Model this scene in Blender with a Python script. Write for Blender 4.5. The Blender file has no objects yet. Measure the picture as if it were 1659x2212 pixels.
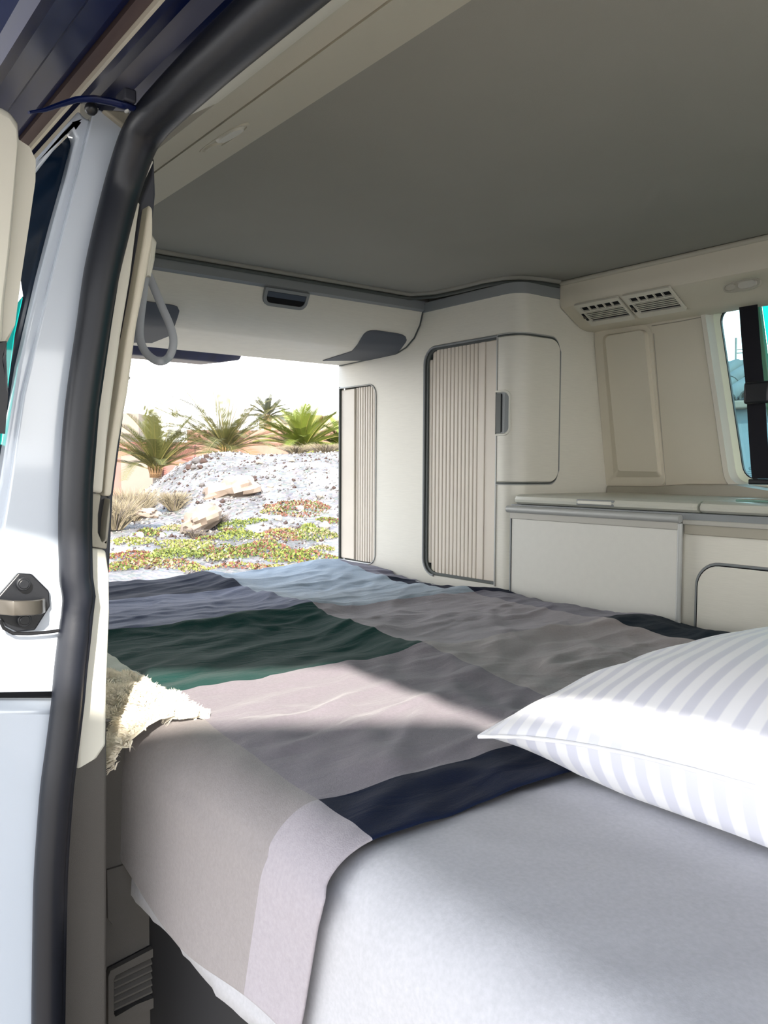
import bpy, bmesh, math, random
from mathutils import Vector, noise
from mathutils.geometry import tessellate_polygon

random.seed(7)
COL = bpy.context.scene.collection
PI = math.pi
CZ = 1.45            # height of the lens above the outside ground; Z values below are relative to it

# ---------------------------------------------------------------- camera
W_PX, H_PX, F_PX = 1659, 2212, 1775.0
YAW, PITCH, ROLL = math.radians(37.5), math.radians(3.0), math.radians(0.3)
F0 = Vector((-math.cos(YAW), math.sin(YAW), 0))
R0 = Vector((math.sin(YAW), math.cos(YAW), 0))
FW = (F0 * math.cos(PITCH) + Vector((0, 0, -1)) * math.sin(PITCH)).normalized()
U0 = R0.cross(FW).normalized()
RR = R0 * math.cos(ROLL) + U0 * math.sin(ROLL)
UU = U0 * math.cos(ROLL) - R0 * math.sin(ROLL)
cam_d = bpy.data.cameras.new('camera')
cam = bpy.data.objects.new('camera', cam_d)
COL.objects.link(cam)
from mathutils import Matrix
m3 = Matrix((RR, UU, -FW)).transposed()
cam.matrix_world = Matrix.Translation((0, 0, CZ)) @ m3.to_4x4()
cam_d.sensor_fit = 'VERTICAL'; cam_d.sensor_height = 24; cam_d.lens = F_PX * 24 / H_PX
cam_d.clip_start = 0.02; cam_d.clip_end = 500
sc = bpy.context.scene
sc.camera = cam

# ---------------------------------------------------------------- world, sun, exposure
vs = sc.view_settings
vs.view_transform = 'Standard'; vs.look = 'None'; vs.gamma = 1; vs.use_curve_mapping = False
vs.exposure = 0.95
wd = bpy.data.worlds.new('sky'); sc.world = wd; wd.use_nodes = True
nt = wd.node_tree; nt.nodes.clear()
wo = nt.nodes.new('ShaderNodeOutputWorld'); wb = nt.nodes.new('ShaderNodeBackground')
tc = nt.nodes.new('ShaderNodeTexCoord'); sx = nt.nodes.new('ShaderNodeSeparateXYZ'); cr = nt.nodes.new('ShaderNodeValToRGB')
nt.links.new(tc.outputs['Generated'], sx.inputs[0]); nt.links.new(sx.outputs['Z'], cr.inputs[0])
cr.color_ramp.elements[0].position = 0.0; cr.color_ramp.elements[0].color = (1.0, 0.975, 0.93, 1)
cr.color_ramp.elements[1].position = 0.75; cr.color_ramp.elements[1].color = (0.46, 0.60, 0.84, 1)
e = cr.color_ramp.elements.new(0.22); e.color = (0.97, 0.975, 0.97, 1)
nt.links.new(cr.outputs[0], wb.inputs[0]); wb.inputs[1].default_value = 3.4
nt.links.new(wb.outputs[0], wo.inputs[0])
SUN_TO = Vector((1.5, -0.80, 1.0)).normalized()
sd = bpy.data.lights.new('sun', 'SUN'); sd.energy = 7; sd.angle = math.radians(1.4); sd.color = (1, 0.93, 0.82)
so = bpy.data.objects.new('sun', sd); COL.objects.link(so)
so.rotation_euler = SUN_TO.to_track_quat('Z', 'Y').to_euler(); so.location = (3, -4, 6)

# ---------------------------------------------------------------- helpers
def ray(px, py):
    return FW + RR * ((px - W_PX / 2) / F_PX) + UU * ((H_PX / 2 - py) / F_PX)
def P(px, py, X=None, Y=None, Z=None, t=None):
    d = ray(px, py)
    if X is not None: k = X / d.x
    elif Y is not None: k = Y / d.y
    elif Z is not None: k = Z / d.z
    else: k = t
    return d * k
def PL(px, py, p0, n):                      # ray / plane
    d = ray(px, py); n = Vector(n)
    return d * (Vector(p0).dot(n) / d.dot(n))
def lin(c):
    c = c / 255.0
    return c / 12.92 if c <= 0.04045 else ((c + 0.055) / 1.055) ** 2.4
def rgb(r, g, b): return (lin(r), lin(g), lin(b), 1)

def tagit(o, label=None, cat=None, group=None, kind=None):
    if label: o['label'] = label
    if cat: o['category'] = cat
    if group: o['group'] = group
    if kind: o['kind'] = kind
    return o
def thing(name, label, cat, loc=(0, 0, 0), group=None, kind=None):
    o = bpy.data.objects.new(name, None); COL.objects.link(o)
    o.empty_display_size = .05
    o.location = (loc[0], loc[1], loc[2] + CZ)
    return tagit(o, label, cat, group, kind)
def origin_of(o):
    v = Vector((0, 0, 0))
    while o is not None:
        v += o.location; o = o.parent
    return v

class MB:
    """mesh collector; coordinates relative to the lens (Z) until build()"""
    def __init__(s): s.v = []; s.f = []; s.m = []; s.uv = None
    def add(s, vs_, fs, m=0):
        b = len(s.v); s.v += [Vector(v) for v in vs_]
        for f in fs: s.f.append([i + b for i in f]); s.m.append(m)
        return s
    def box(s, a, b, m=0):
        x0, y0, z0 = a; x1, y1, z1 = b
        return s.add([(x0,y0,z0),(x1,y0,z0),(x1,y1,z0),(x0,y1,z0),(x0,y0,z1),(x1,y0,z1),(x1,y1,z1),(x0,y1,z1)],
              [(0,3,2,1),(4,5,6,7),(0,1,5,4),(1,2,6,5),(2,3,7,6),(3,0,4,7)], m)
    def hexa(s, q0, q1, m=0):               # two quads joined
        return s.add(list(q0) + list(q1), [(0,3,2,1),(4,5,6,7),(0,1,5,4),(1,2,6,5),(2,3,7,6),(3,0,4,7)], m)
    def loft(s, loops, closed=True, cap0=False, cap1=False, m=0):
        n = len(loops[0]); b = len(s.v)
        for l in loops: s.v += [Vector(p) for p in l]
        for k in range(len(loops) - 1):
            for i in range(n if closed else n - 1):
                j = (i + 1) % n
                s.f.append([b + k*n + i, b + k*n + j, b + (k+1)*n + j, b + (k+1)*n + i]); s.m.append(m)
        if cap0: s.f.append([b + i for i in range(n)][::-1]); s.m.append(m)
        if cap1: s.f.append([b + (len(loops)-1)*n + i for i in range(n)]); s.m.append(m)
        return s
    def tube(s, pts, r, n=8, m=0, flat=None, up=None):
        pts = [Vector(p) for p in pts]; loops = []
        rs = r if isinstance(r, (list, tuple)) else [r] * len(pts)
        prev = None
        for i, p in enumerate(pts):
            t = (pts[min(i+1, len(pts)-1)] - pts[max(i-1, 0)]).normalized()
            if up is not None: a = (Vector(up) - t * t.dot(Vector(up))).normalized()
            elif prev is None:
                a = t.orthogonal().normalized()
            else: a = (prev - t * t.dot(prev)).normalized()
            prev = a; c = t.cross(a)
            rx = rs[i]; ry = rs[i] * (flat if flat else 1)
            loops.append([p + a * (math.cos(2*PI*k/n) * ry) + c * (math.sin(2*PI*k/n) * rx) for k in range(n)])
        return s.loft(loops, True, True, True, m)
    def prism(s, poly, axis, a0, a1, m=0):  # poly in the other two axes
        def mk(p, a):
            if axis == 0: return Vector((a, p[0], p[1]))
            if axis == 1: return Vector((p[0], a, p[1]))
            return Vector((p[0], p[1], a))
        return s.loft([[mk(p, a0) for p in poly], [mk(p, a1) for p in poly]], True, True, True, m)
    def plate(s, outer, holes, fn, d0, d1, m=0, walls=True):
        """flat plate with holes; fn(u,v,d) -> point"""
        polys = [[Vector((p[0], p[1], 0)) for p in outer]] + [[Vector((p[0], p[1], 0)) for p in h] for h in holes]
        flat = [p for q in polys for p in q]
        tris = tessellate_polygon(polys)
        for d in (d0, d1):
            s.add([fn(p.x, p.y, d) for p in flat], [list(t) for t in tris], m)
        if walls:
            for q in polys:
                s.loft([[fn(p.x, p.y, d0) for p in q], [fn(p.x, p.y, d1) for p in q]], True, m=m)
        return s
    def grid(s, fn, nu, nv, m=0, mf=None):
        b = len(s.v)
        for i in range(nu + 1):
            for j in range(nv + 1): s.v.append(Vector(fn(i, j)))
        for i in range(nu):
            for j in range(nv):
                a = b + i * (nv + 1) + j
                s.f.append([a, a + nv + 1, a + nv + 2, a + 1]); s.m.append(mf(i, j) if mf else m)
        return s
    def ball(s, c, r, nu=8, nv=5, m=0, jit=0):
        c = Vector(c); r = Vector(r) if not isinstance(r, (int, float)) else Vector((r, r, r))
        loops = []
        for j in range(1, nv):
            ph = PI * j / nv
            loops.append([c + Vector((math.cos(2*PI*i/nu)*math.sin(ph)*r.x*(1+random.uniform(-jit,jit)),
                    math.sin(2*PI*i/nu)*math.sin(ph)*r.y*(1+random.uniform(-jit,jit)),
                    -math.cos(ph)*r.z*(1+random.uniform(-jit,jit)))) for i in range(nu)])
        s.loft(loops, True, False, False, m)
        b = len(s.v); k = b - nu * (nv - 1)
        s.v += [c + Vector((0, 0, -r.z)), c + Vector((0, 0, r.z))]
        for i in range(nu):
            s.f.append([b, k + (i+1) % nu, k + i]); s.m.append(m)
            s.f.append([b + 1, b - nu + i, b - nu + (i+1) % nu]); s.m.append(m)
        return s
    def build(s, name, mats, parent=None, smooth=None, bevel=None, base=None, recalc=True, sub=0, solid=None, weld=False):
        if not isinstance(mats, (list, tuple)): mats = [mats]
        if parent is not None: org = origin_of(parent)
        elif base is not None: org = Vector(base) + Vector((0, 0, CZ))
        else:
            xs = [v.x for v in s.v]; ys = [v.y for v in s.v]; zs = [v.z for v in s.v]
            org = Vector(((min(xs)+max(xs))/2, (min(ys)+max(ys))/2, min(zs) + CZ))
        me = bpy.data.meshes.new(name)
        me.from_pydata([v + Vector((0, 0, CZ)) - org for v in s.v], [], s.f)
        for mt in mats: me.materials.append(mt)
        if len(mats) > 1: me.polygons.foreach_set('material_index', s.m)
        if s.uv:
            ul = me.uv_layers.new(name='UVMap')
            for lp in me.loops: ul.data[lp.index].uv = s.uv[lp.vertex_index]
        if recalc or weld:
            bm = bmesh.new(); bm.from_mesh(me)
            if weld: bmesh.ops.remove_doubles(bm, verts=bm.verts, dist=1e-5)
            if recalc: bmesh.ops.recalc_face_normals(bm, faces=bm.faces)
            bm.to_mesh(me); bm.free()
        o = bpy.data.objects.new(name, me); COL.objects.link(o)
        if parent is not None: o.parent = parent
        else: o.location = org
        if smooth is not None:
            me.polygons.foreach_set('use_smooth', [True] * len(me.polygons))
            me.set_sharp_from_angle(angle=math.radians(smooth))
        if solid:
            md = o.modifiers.new('solid', 'SOLIDIFY'); md.thickness = solid; md.offset = -1
        if bevel:
            if not weld:
                bm = bmesh.new(); bm.from_mesh(me); bmesh.ops.remove_doubles(bm, verts=bm.verts, dist=1e-5); bm.to_mesh(me); bm.free()
            md = o.modifiers.new('bevel', 'BEVEL'); md.width = bevel; md.segments = 3; md.limit_method = 'ANGLE'; md.angle_limit = math.radians(35)
            me.polygons.foreach_set('use_smooth', [True] * len(me.polygons)); me.set_sharp_from_angle(angle=math.radians(50))
        if sub:
            md = o.modifiers.new('sub', 'SUBSURF'); md.levels = sub; md.render_levels = sub
        return o

def rrect(x0, y0, x1, y1, r, n=6, corners=(1, 1, 1, 1)):
    """rounded rectangle; corners order: (x1,y1),(x0,y1),(x0,y0),(x1,y0)"""
    out = []
    for k, (cx, cy, sx_, sy_) in enumerate(((x1, y1, -1, -1), (x0, y1, 1, -1), (x0, y0, 1, 1), (x1, y0, -1, 1))):
        rr = r if corners[k] else 0.0001
        ox, oy = cx + sx_ * rr, cy + sy_ * rr
        for i in range(n + 1):
            a = PI/2 * k + PI/2 * i / n
            out.append((ox + rr * math.cos(a), oy + rr * math.sin(a)))
    return out
def rpoly(pts, r, n=5):
    """rounded convex polygon"""
    out = []; N = len(pts)
    for i in range(N):
        p0, p1, p2 = Vector(pts[i-1][:2]), Vector(pts[i][:2]), Vector(pts[(i+1) % N][:2])
        rr = r[i] if isinstance(r, (list, tuple)) else r
        a = p1 + (p0 - p1).normalized() * rr; c = p1 + (p2 - p1).normalized() * rr
        for k in range(n + 1):
            t = k / n; q = a * (1-t)**2 + p1 * 2*t*(1-t) + c * t*t
            out.append((q.x, q.y))
    return out
def smooth_path(pts, vals=None, n=4):
    pts = [Vector(p) for p in pts]; out = []; vo = []
    for i in range(len(pts) - 1):
        p0, p1, p2, p3 = pts[max(i-1, 0)], pts[i], pts[i+1], pts[min(i+2, len(pts)-1)]
        for k in range(n):
            t = k / n
            out.append(.5 * ((2*p1) + (p2 - p0)*t + (2*p0 - 5*p1 + 4*p2 - p3)*t*t + (3*p1 - p0 - 3*p2 + p3)*t**3))
            if vals: vo.append(vals[i] * (1-t) + vals[i+1] * t)
    out.append(pts[-1])
    if vals: vo.append(vals[-1]); return out, vo
    return out
def copy_to(src, parent, name=None):
    c = src.copy(); COL.objects.link(c); c.parent = parent
    return c

# ---------------------------------------------------------------- materials
def nodemat(name):
    m = bpy.data.materials.new(name); m.use_nodes = True
    b = m.node_tree.nodes['Principled BSDF']
    return m, m.node_tree, b
def mat(name, col, rough=.5, spec=.5, metal=0, bump=0, bscale=300, var=0, vscale=4, sheen=0, coat=0, stretch=None, vdark=.8, detail=4):
    m, t, b = nodemat(name)
    b.inputs['Base Color'].default_value = col; b.inputs['Roughness'].default_value = rough
    b.inputs['Specular IOR Level'].default_value = spec; b.inputs['Metallic'].default_value = metal
    b.inputs['Sheen Weight'].default_value = sheen; b.inputs['Coat Weight'].default_value = coat
    b.inputs['Coat Roughness'].default_value = .06
    tcn = t.nodes.new('ShaderNodeTexCoord'); src = tcn.outputs['Object']
    if stretch:
        mp = t.nodes.new('ShaderNodeMapping'); mp.inputs['Scale'].default_value = stretch
        t.links.new(src, mp.inputs[0]); src = mp.outputs[0]
    if bump:
        n = t.nodes.new('ShaderNodeTexNoise'); n.inputs['Scale'].default_value = bscale; n.inputs['Detail'].default_value = detail
        t.links.new(src, n.inputs['Vector'])
        bp = t.nodes.new('ShaderNodeBump'); bp.inputs['Strength'].default_value = bump; bp.inputs['Distance'].default_value = .002
        t.links.new(n.outputs['Fac'], bp.inputs['Height']); t.links.new(bp.outputs[0], b.inputs['Normal'])
    if var:
        n2 = t.nodes.new('ShaderNodeTexNoise'); n2.inputs['Scale'].default_value = vscale; n2.inputs['Detail'].default_value = 6
        t.links.new(src, n2.inputs['Vector'])
        mx = t.nodes.new('ShaderNodeMix'); mx.data_type = 'RGBA'
        mx.inputs[6].default_value = tuple(c * (1 - var) for c in col[:3]) + (1,)
        mx.inputs[7].default_value = tuple(min(1, c * (1 + var)) for c in col[:3]) + (1,)
        cr_ = t.nodes.new('ShaderNodeMapRange'); cr_.inputs[1].default_value = .35; cr_.inputs[2].default_value = .65
        t.links.new(n2.outputs['Fac'], cr_.inputs[0]); t.links.new(cr_.outputs[0], mx.inputs[0])
        t.links.new(mx.outputs[2], b.inputs['Base Color'])
    return m

M = {}
M['laminate'] = mat('pale laminate', rgb(222, 219, 208), .38, .4, bump=.05, bscale=60, var=.025, vscale=22, stretch=(1.2, 1.2, 30))
M['laminate_edge'] = mat('grey edge trim', rgb(134, 138, 140), .45)
M['panel'] = mat('table laminate', rgb(212, 211, 204), .42, .4, bump=.06, bscale=400, var=.012, vscale=60)
M['cream'] = mat('cream moulded plastic', rgb(215, 208, 191), .5, .4, bump=.12, bscale=900)
M['cream2'] = mat('cream plastic smooth', rgb(216, 212, 199), .42, .45, bump=.04, bscale=900)
M['sill'] = mat('warm grey moulding', rgb(168, 163, 149), .5, .4, bump=.12, bscale=900)
M['ceil'] = mat('grey roof felt', rgb(153, 152, 145), .95, .1, bump=.25, bscale=1200, var=.03, vscale=3)
M['headliner'] = mat('beige headliner', rgb(190, 186, 172), .8, .2, bump=.2, bscale=1200)
M['whitetrim'] = mat('pale trim', rgb(216, 214, 203), .4)
M['paint'] = mat('white car paint', rgb(196, 205, 217), .25, .5, coat=.8)
M['rubber'] = mat('black rubber seal', rgb(21, 24, 33), .4, .5, bump=.05, bscale=250, var=.12, vscale=8)
M['navy'] = mat('dark painted channel', rgb(7, 22, 70), .3, .5, var=.25, vscale=5, stretch=(.5, 6, 6))
M['navygrey'] = mat('dusty dark channel', rgb(58, 60, 70), .55)
M['taupe'] = mat('taupe sealant strip', rgb(84, 70, 72), .6)
M['blackpl'] = mat('black plastic', rgb(24, 26, 31), .35, .5, bump=.05, bscale=500)
M['steel'] = mat('brushed dark steel', rgb(92, 88, 82), .35, .5, metal=.5)
M['darkgrey'] = mat('dark grey moulding', rgb(86, 83, 80), .6, .35, bump=.3, bscale=1500)
M['pocket'] = mat('slate felt', rgb(76, 84, 96), .85, .2, bump=.2, bscale=900)
M['taperedpad'] = mat('slate rubber pad', rgb(80, 85, 94), .6, .3, bump=.15, bscale=900)
M['dark'] = mat('dark recess', rgb(26, 27, 30), .8, .2)
M['groove'] = mat('dark green grey gasket', rgb(72, 78, 76), .5)
M['slat'] = mat('tambour slat', rgb(216, 207, 194), .4, .4, bump=.03, bscale=200, var=.02, vscale=9)
M['strap'] = mat('grey rubber strap', rgb(146, 150, 155), .5)
M['chrome'] = mat('polished metal', rgb(225, 225, 225), .15, .5, metal=1)
M['alu'] = mat('anodised aluminium', rgb(176, 178, 176), .45, .5, metal=.15)
M['worktop'] = mat('worktop moulding', rgb(196, 196, 184), .3, .5, bump=.03, bscale=900)
M['palegrey'] = mat('pale grey trim', rgb(178, 176, 168), .45)
M['lens'] = mat('frosted lamp lens', rgb(205, 203, 192), .25)
M['webbing'] = mat('black webbing', rgb(22, 22, 30), .75, .3, bump=.3, bscale=700, stretch=(1, 1, 6))
M['carpet'] = mat('dark carpet', rgb(50, 48, 48), .95, .1)
M['bedbase'] = mat('grey bed frame', rgb(34, 34, 37), .7)

def cloth(name, col, wr=.5, sheen=.15, weave=.35):
    m, t, b = nodemat(name)
    b.inputs['Roughness'].default_value = .92; b.inputs['Specular IOR Level'].default_value = .15
    b.inputs['Sheen Weight'].default_value = sheen; b.inputs['Sheen Roughness'].default_value = .5
    tcn = t.nodes.new('ShaderNodeTexCoord')
    n1 = t.nodes.new('ShaderNodeTexNoise'); n1.inputs['Scale'].default_value = 9; n1.inputs['Detail'].default_value = 5; n1.inputs['Distortion'].default_value = .8
    if wr > .3: n1.inputs['Distortion'].default_value = 1.6; n1.inputs['Scale'].default_value = 11
    mp = t.nodes.new('ShaderNodeMapping'); mp.inputs['Scale'].default_value = (2.2, .7, 1); mp.inputs['Rotation'].default_value = (0, 0, -.3)
    t.links.new(tcn.outputs['Object'], mp.inputs[0]); t.links.new(mp.outputs[0], n1.inputs['Vector'])
    n2 = t.nodes.new('ShaderNodeTexNoise'); n2.inputs['Scale'].default_value = 700; n2.inputs['Detail'].default_value = 2
    t.links.new(tcn.outputs['Object'], n2.inputs['Vector'])
    b1 = t.nodes.new('ShaderNodeBump'); b1.inputs['Strength'].default_value = wr; b1.inputs['Distance'].default_value = .012 if wr < .3 else .008
    b2 = t.nodes.new('ShaderNodeBump'); b2.inputs['Strength'].default_value = weave; b2.inputs['Distance'].default_value = .0012
    t.links.new(n1.outputs['Fac'], b1.inputs['Height']); t.links.new(n2.outputs['Fac'], b2.inputs['Height'])
    t.links.new(b1.outputs[0], b2.inputs['Normal']); t.links.new(b2.outputs[0], b.inputs['Normal'])
    n3 = t.nodes.new('ShaderNodeTexNoise'); n3.inputs['Scale'].default_value = 260; n3.inputs['Detail'].default_value = 3
    t.links.new(tcn.outputs['Object'], n3.inputs['Vector'])
    mx = t.nodes.new('ShaderNodeMix'); mx.data_type = 'RGBA'
    mx.inputs[6].default_value = tuple(c * .86 for c in col[:3]) + (1,)
    mx.inputs[7].default_value = tuple(min(1, c * 1.14) for c in col[:3]) + (1,)
    t.links.new(n3.outputs['Fac'], mx.inputs[0]); t.links.new(mx.outputs[2], b.inputs['Base Color'])
    return m
CL = dict(
    navy=cloth('navy cloth', rgb(16, 26, 50), .35, .02), teal=cloth('dark teal cloth', rgb(18, 36, 50), .35, .02),
    slate=cloth('slate blue cloth', rgb(84, 94, 124), .35), green=cloth('bottle green cloth', rgb(18, 62, 58), .4, .03),
    sage=cloth('sage cloth', rgb(96, 142, 138), .35), steel=cloth('pale steel blue cloth', rgb(146, 162, 176), .35),
    taupe=cloth('taupe cloth', rgb(142, 136, 142), .4), taupe2=cloth('warm taupe cloth', rgb(158, 150, 150), .4),
    dusk=cloth('dusky taupe cloth', rgb(104, 101, 116), .35), greige=cloth('greige cloth', rgb(140, 134, 134), .15),
    pale=cloth('pale lilac grey cloth', rgb(158, 152, 158), .15), sheet=cloth('white cotton', rgb(176, 176, 181), .05, weave=.06),
    palesage=cloth('sunlit pale sage cloth', rgb(196, 202, 188), .2), cream=cloth('cream cotton', rgb(232, 224, 206), .3))  # sage cell whitened in its colour to look sunlit at the bed edge

# pillow ticking: satin stripes along one direction
def ticking():
    m, t, b = nodemat('white satin stripe cotton')
    b.inputs['Sheen Weight'].default_value = .2
    uv = t.nodes.new('ShaderNodeUVMap'); sp = t.nodes.new('ShaderNodeSeparateXYZ'); t.links.new(uv.outputs[0], sp.inputs[0])
    mu = t.nodes.new('ShaderNodeMath'); mu.operation = 'MULTIPLY'; mu.inputs[1].default_value = 1 / .0235
    fr = t.nodes.new('ShaderNodeMath'); fr.operation = 'FRACT'
    t.links.new(sp.outputs[0], mu.inputs[0]); t.links.new(mu.outputs[0], fr.inputs[0])
    rp = t.nodes.new('ShaderNodeValToRGB'); t.links.new(fr.outputs[0], rp.inputs[0])
    el = rp.color_ramp.elements; el[0].position = 0; el[0].color = (0, 0, 0, 1); el[1].position = .06; el[1].color = (1, 1, 1, 1)
    a = el.new(.48); a.color = (1, 1, 1, 1); a = el.new(.54); a.color = (0, 0, 0, 1)
    mx = t.nodes.new('ShaderNodeMix'); mx.data_type = 'RGBA'
    mx.inputs[6].default_value = rgb(236, 236, 240); mx.inputs[7].default_value = rgb(215, 216, 228)
    t.links.new(rp.outputs[0], mx.inputs[0]); t.links.new(mx.outputs[2], b.inputs['Base Color'])
    r_ = t.nodes.new('ShaderNodeMapRange'); r_.inputs[3].default_value = .8; r_.inputs[4].default_value = .45
    t.links.new(rp.outputs[0], r_.inputs[0]); t.links.new(r_.outputs[0], b.inputs['Roughness'])
    return m
M['ticking'] = ticking()

def glassmat(name, tint, gl=.12):
    m = bpy.data.materials.new(name); m.use_nodes = True; t = m.node_tree; t.nodes.clear()
    o = t.nodes.new('ShaderNodeOutputMaterial'); tr = t.nodes.new('ShaderNodeBsdfTransparent'); g = t.nodes.new('ShaderNodeBsdfGlossy')
    tr.inputs[0].default_value = tint; g.inputs[1].default_value = .02
    fr = t.nodes.new('ShaderNodeFresnel'); fr.inputs[0].default_value = 1.5
    mx = t.nodes.new('ShaderNodeMixShader')
    t.links.new(fr.outputs[0], mx.inputs[0]); t.links.new(tr.outputs[0], mx.inputs[1]); t.links.new(g.outputs[0], mx.inputs[2])
    t.links.new(mx.outputs[0], o.inputs[0]); return m
M['glass'] = glassmat('pale tinted glass', (.56, .74, .76, 1))
M['tealglass'] = glassmat('teal privacy glass', (.06, .42, .40, 1))
M['darkglass'] = mat('dark privacy glass', rgb(16, 34, 54), .08, .6)

EPS = 0.0
YW, XW = 1.50, -1.418            # wardrobe face planes
ZBED = -.295
ZC = .48                         # ceiling
#===BODY===
# ================================================================= van shell (setting)
def S(mb, name, mats, **k):
    return tagit(mb.build(name, mats, **k), kind='structure')
def xplate(mb, pts, X, d, m=0, r=0):
    """outline given as sight points, laid on the cross-plane x = X and given thickness d towards the rear"""
    q = [P(a, b, X=X) for a, b in pts]
    poly = [(p.y, p.z) for p in q]
    if r: poly = rpoly(poly, r, 4)
    return mb.plate(poly, [], lambda u, v, dd: (X - dd, u, v), 0, d, m)

S(MB().box((-2.2, .30, -.99), (1.3, 1.95, -.95)), 'floor', M['carpet'])
# ceiling felt with the corner cut round the wardrobe
cpoly = [(-1.765, .585), (1.3, .585), (1.3, 1.648), (-1.405, 1.648), (-1.412, 1.60), (-1.43, 1.54), (-1.47, 1.505), (-1.52, 1.492), (-1.62, 1.492), (-1.765, 1.50)]
S(MB().plate(cpoly, [], lambda u, v, d: (u, v, d), ZC, ZC + .03), 'ceiling', M['ceil'], smooth=30)
S(MB().box((-2.19, .33, .464), (-1.79, 1.80, .5105)), 'roof_lining', M['ceil'])
S(MB().box((-1.80, 1.53, .4635), (-1.435, 1.9, .5105)), 'roof_lining', M['ceil'])
S(MB().box((-2.25, .30, ZC + .031), (1.35, 1.80, ZC + .06)), 'roof', M['paint'])
mb = MB()
edge = [(-1.765, .60), (-1.765, 1.40)] + [(-1.765 + .02 * k, 1.44 + .012 * k) for k in range(0, 4)] + [(-1.62, 1.486), (-1.52, 1.486), (-1.47, 1.499), (-1.436, 1.528), (-1.416, 1.58), (-1.41, 1.64)]
mb.tube([(x, y, ZC - .002) for x, y in edge], .007, 8)
S(mb, 'trim_1', M['ceil'], smooth=60)
mb = MB().tube([(-1.412, 1.648, ZC - .006), (1.3, 1.648, ZC - .006)], .006, 8)
S(mb, 'trim_2', M['headliner'], smooth=60)
mb = MB().tube([(x, y, ZC - .014) for x, y in edge], .0045, 6)
S(mb, 'trim_3', M['groove'], smooth=60)

# near side roof rail: headliner, concave band, pale door trim
prof = {}
mb = MB().prism([(.612, .482), (.590, .479), (.53, .456), (.478, .430), (.476, .44), (.50, .47), (.612, .50)], 0, -2.2, 1.3)
S(mb, 'trim_4', M['headliner'], smooth=30)
mb = MB().prism([(.476, .431), (.453, .4285), (.436, .420), (.417, .402), (.41, .408), (.43, .45), (.47, .46)], 0, -2.2, 1.3)
S(mb, 'trim_5', M['headliner'], smooth=40)
mb = MB().prism([(.419, .4045), (.415, .3995), (.390, .383), (.350, .355), (.333, .365), (.35, .42), (.41, .42)], 0, -.845, 1.3)
S(mb, 'trim_6', M['whitetrim'], smooth=30)
# door frame channel, sealant, drip strip and awning underside
mb = MB().prism([(.345, .366), (.305, .368), (.293, .380), (.276, .380), (.276, .370), (.266, .370), (.266, .45), (.345, .45)], 0, -2.2, 1.3)
S(mb, 'roof_channel', M['navy'], smooth=30)
mb = MB().prism([(.2655, .3645), (.2618, .364), (.2618, .375), (.2655, .375)], 0, -2.2, 1.3)
S(mb, 'drip_strip', M['cream2'])
mb = MB().prism([(.2615, .369), (.249, .367), (.249, .38), (.2615, .38)], 0, -2.2, 1.3)
S(mb, 'sealant_strip', M['taupe'])
mb = MB().prism([(.2485, .372), (.238, .370), (.236, .360), (.215, .359), (.210, .353), (.190, .350), (.174, .336), (.166, .345), (.162, .40), (.18, .46), (.2485, .46)], 0, -2.2, 1.3)
S(mb, 'awning_case', M['navy'], smooth=25)

# rubber door seal
sp = [Vector((x, .3155, .342)) for x in (1.25, .8, .4, .1, -.2, -.45, -.62)]
sp += [P(400, 187, Y=.3152), P(362, 224, Y=.313), P(336, 251, Y=.3105), P(316, 276, Y=.308), P(301, 302, Y=.305), P(289, 331, Y=.302), P(277, 366, Y=.299), P(267, 398, X=-.808)]
sp += [P(a, b, X=-.81) for a, b in ((258, 430), (239, 506), (218, 600), (202, 700), (175, 885), (162, 1050), (160, 1150), (161, 1215), (162, 1250), (168, 1290), (163, 1330), (158, 1380), (150, 1450), (144, 1520), (133, 1610), (121, 1700), (113, 1800), (107, 1900), (104, 2050), (102, 2212), (100, 2500))]
rs = [.0215] * 4 + [.0212, .021, .0206] + [.0200, .0194, .0190, .0187, .0184, .0181, .0178, .0176, .0174, .0171, .0165, .0155, .0150, .0145, .0145, .0145, .0145, .0145, .0135] + [.0145] * 14
rs = rs[:len(sp)]
sps, rss = smooth_path(sp, rs, 4)
S(MB().tube(sps, rss, 16), 'door_seal', M['rubber'], smooth=60)
S(MB().tube([p + Vector((.002, .0125, .0)) + Vector((0, 0, -.012 if i < 7 else 0)) for i, p in enumerate(sp)][14:], .0045, 6), 'trim_7', M['rubber'], smooth=60)

# white painted rear door pillar
mb = MB()
creaseR = [(200, 247), (148, 458), (104, 632), (52, 853), (19, 1075), (0, 1185), (-80, 1500)]
xplate(mb, [(215, 236), (276, 272), (262, 330), (245, 480), (215, 620), (178, 850), (162, 1050), (160, 1200), (165, 1290), (158, 1380), (146, 1493), (-80, 1493)] + creaseR[::-1], -.822, .02)
S(mb, 'wall_pillar', M['paint'], bevel=.004)
mb = MB()
xplate(mb, [(205, 250), (152, 460), (108, 634), (56, 855), (23, 1077), (4, 1187), (-76, 1502), (-120, 1400), (-40, 1180), (0, 1043), (41, 790), (85, 600), (116, 480), (143, 384), (165, 297), (155, 276), (71, 382), (73, 348), (171, 238), (181, 252), (193, 258)], -.832, .02)
S(mb, 'wall_pillar_edge', M['paint'], bevel=.004)
mb = MB()
xplate(mb, [(146, 1517), (138, 1610), (124, 1700), (112, 1850), (104, 2050), (102, 2300), (-120, 2300), (-120, 1517)], -.818, .05)
S(mb, 'wall_quarter', M['paint'], bevel=.008)
mb = MB()
xplate(mb, [(150, 1470), (140, 1560), (-120, 1560), (-120, 1470)], -.836, .03)
S(mb, 'wall_pillar_gap', M['dark'])
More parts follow.
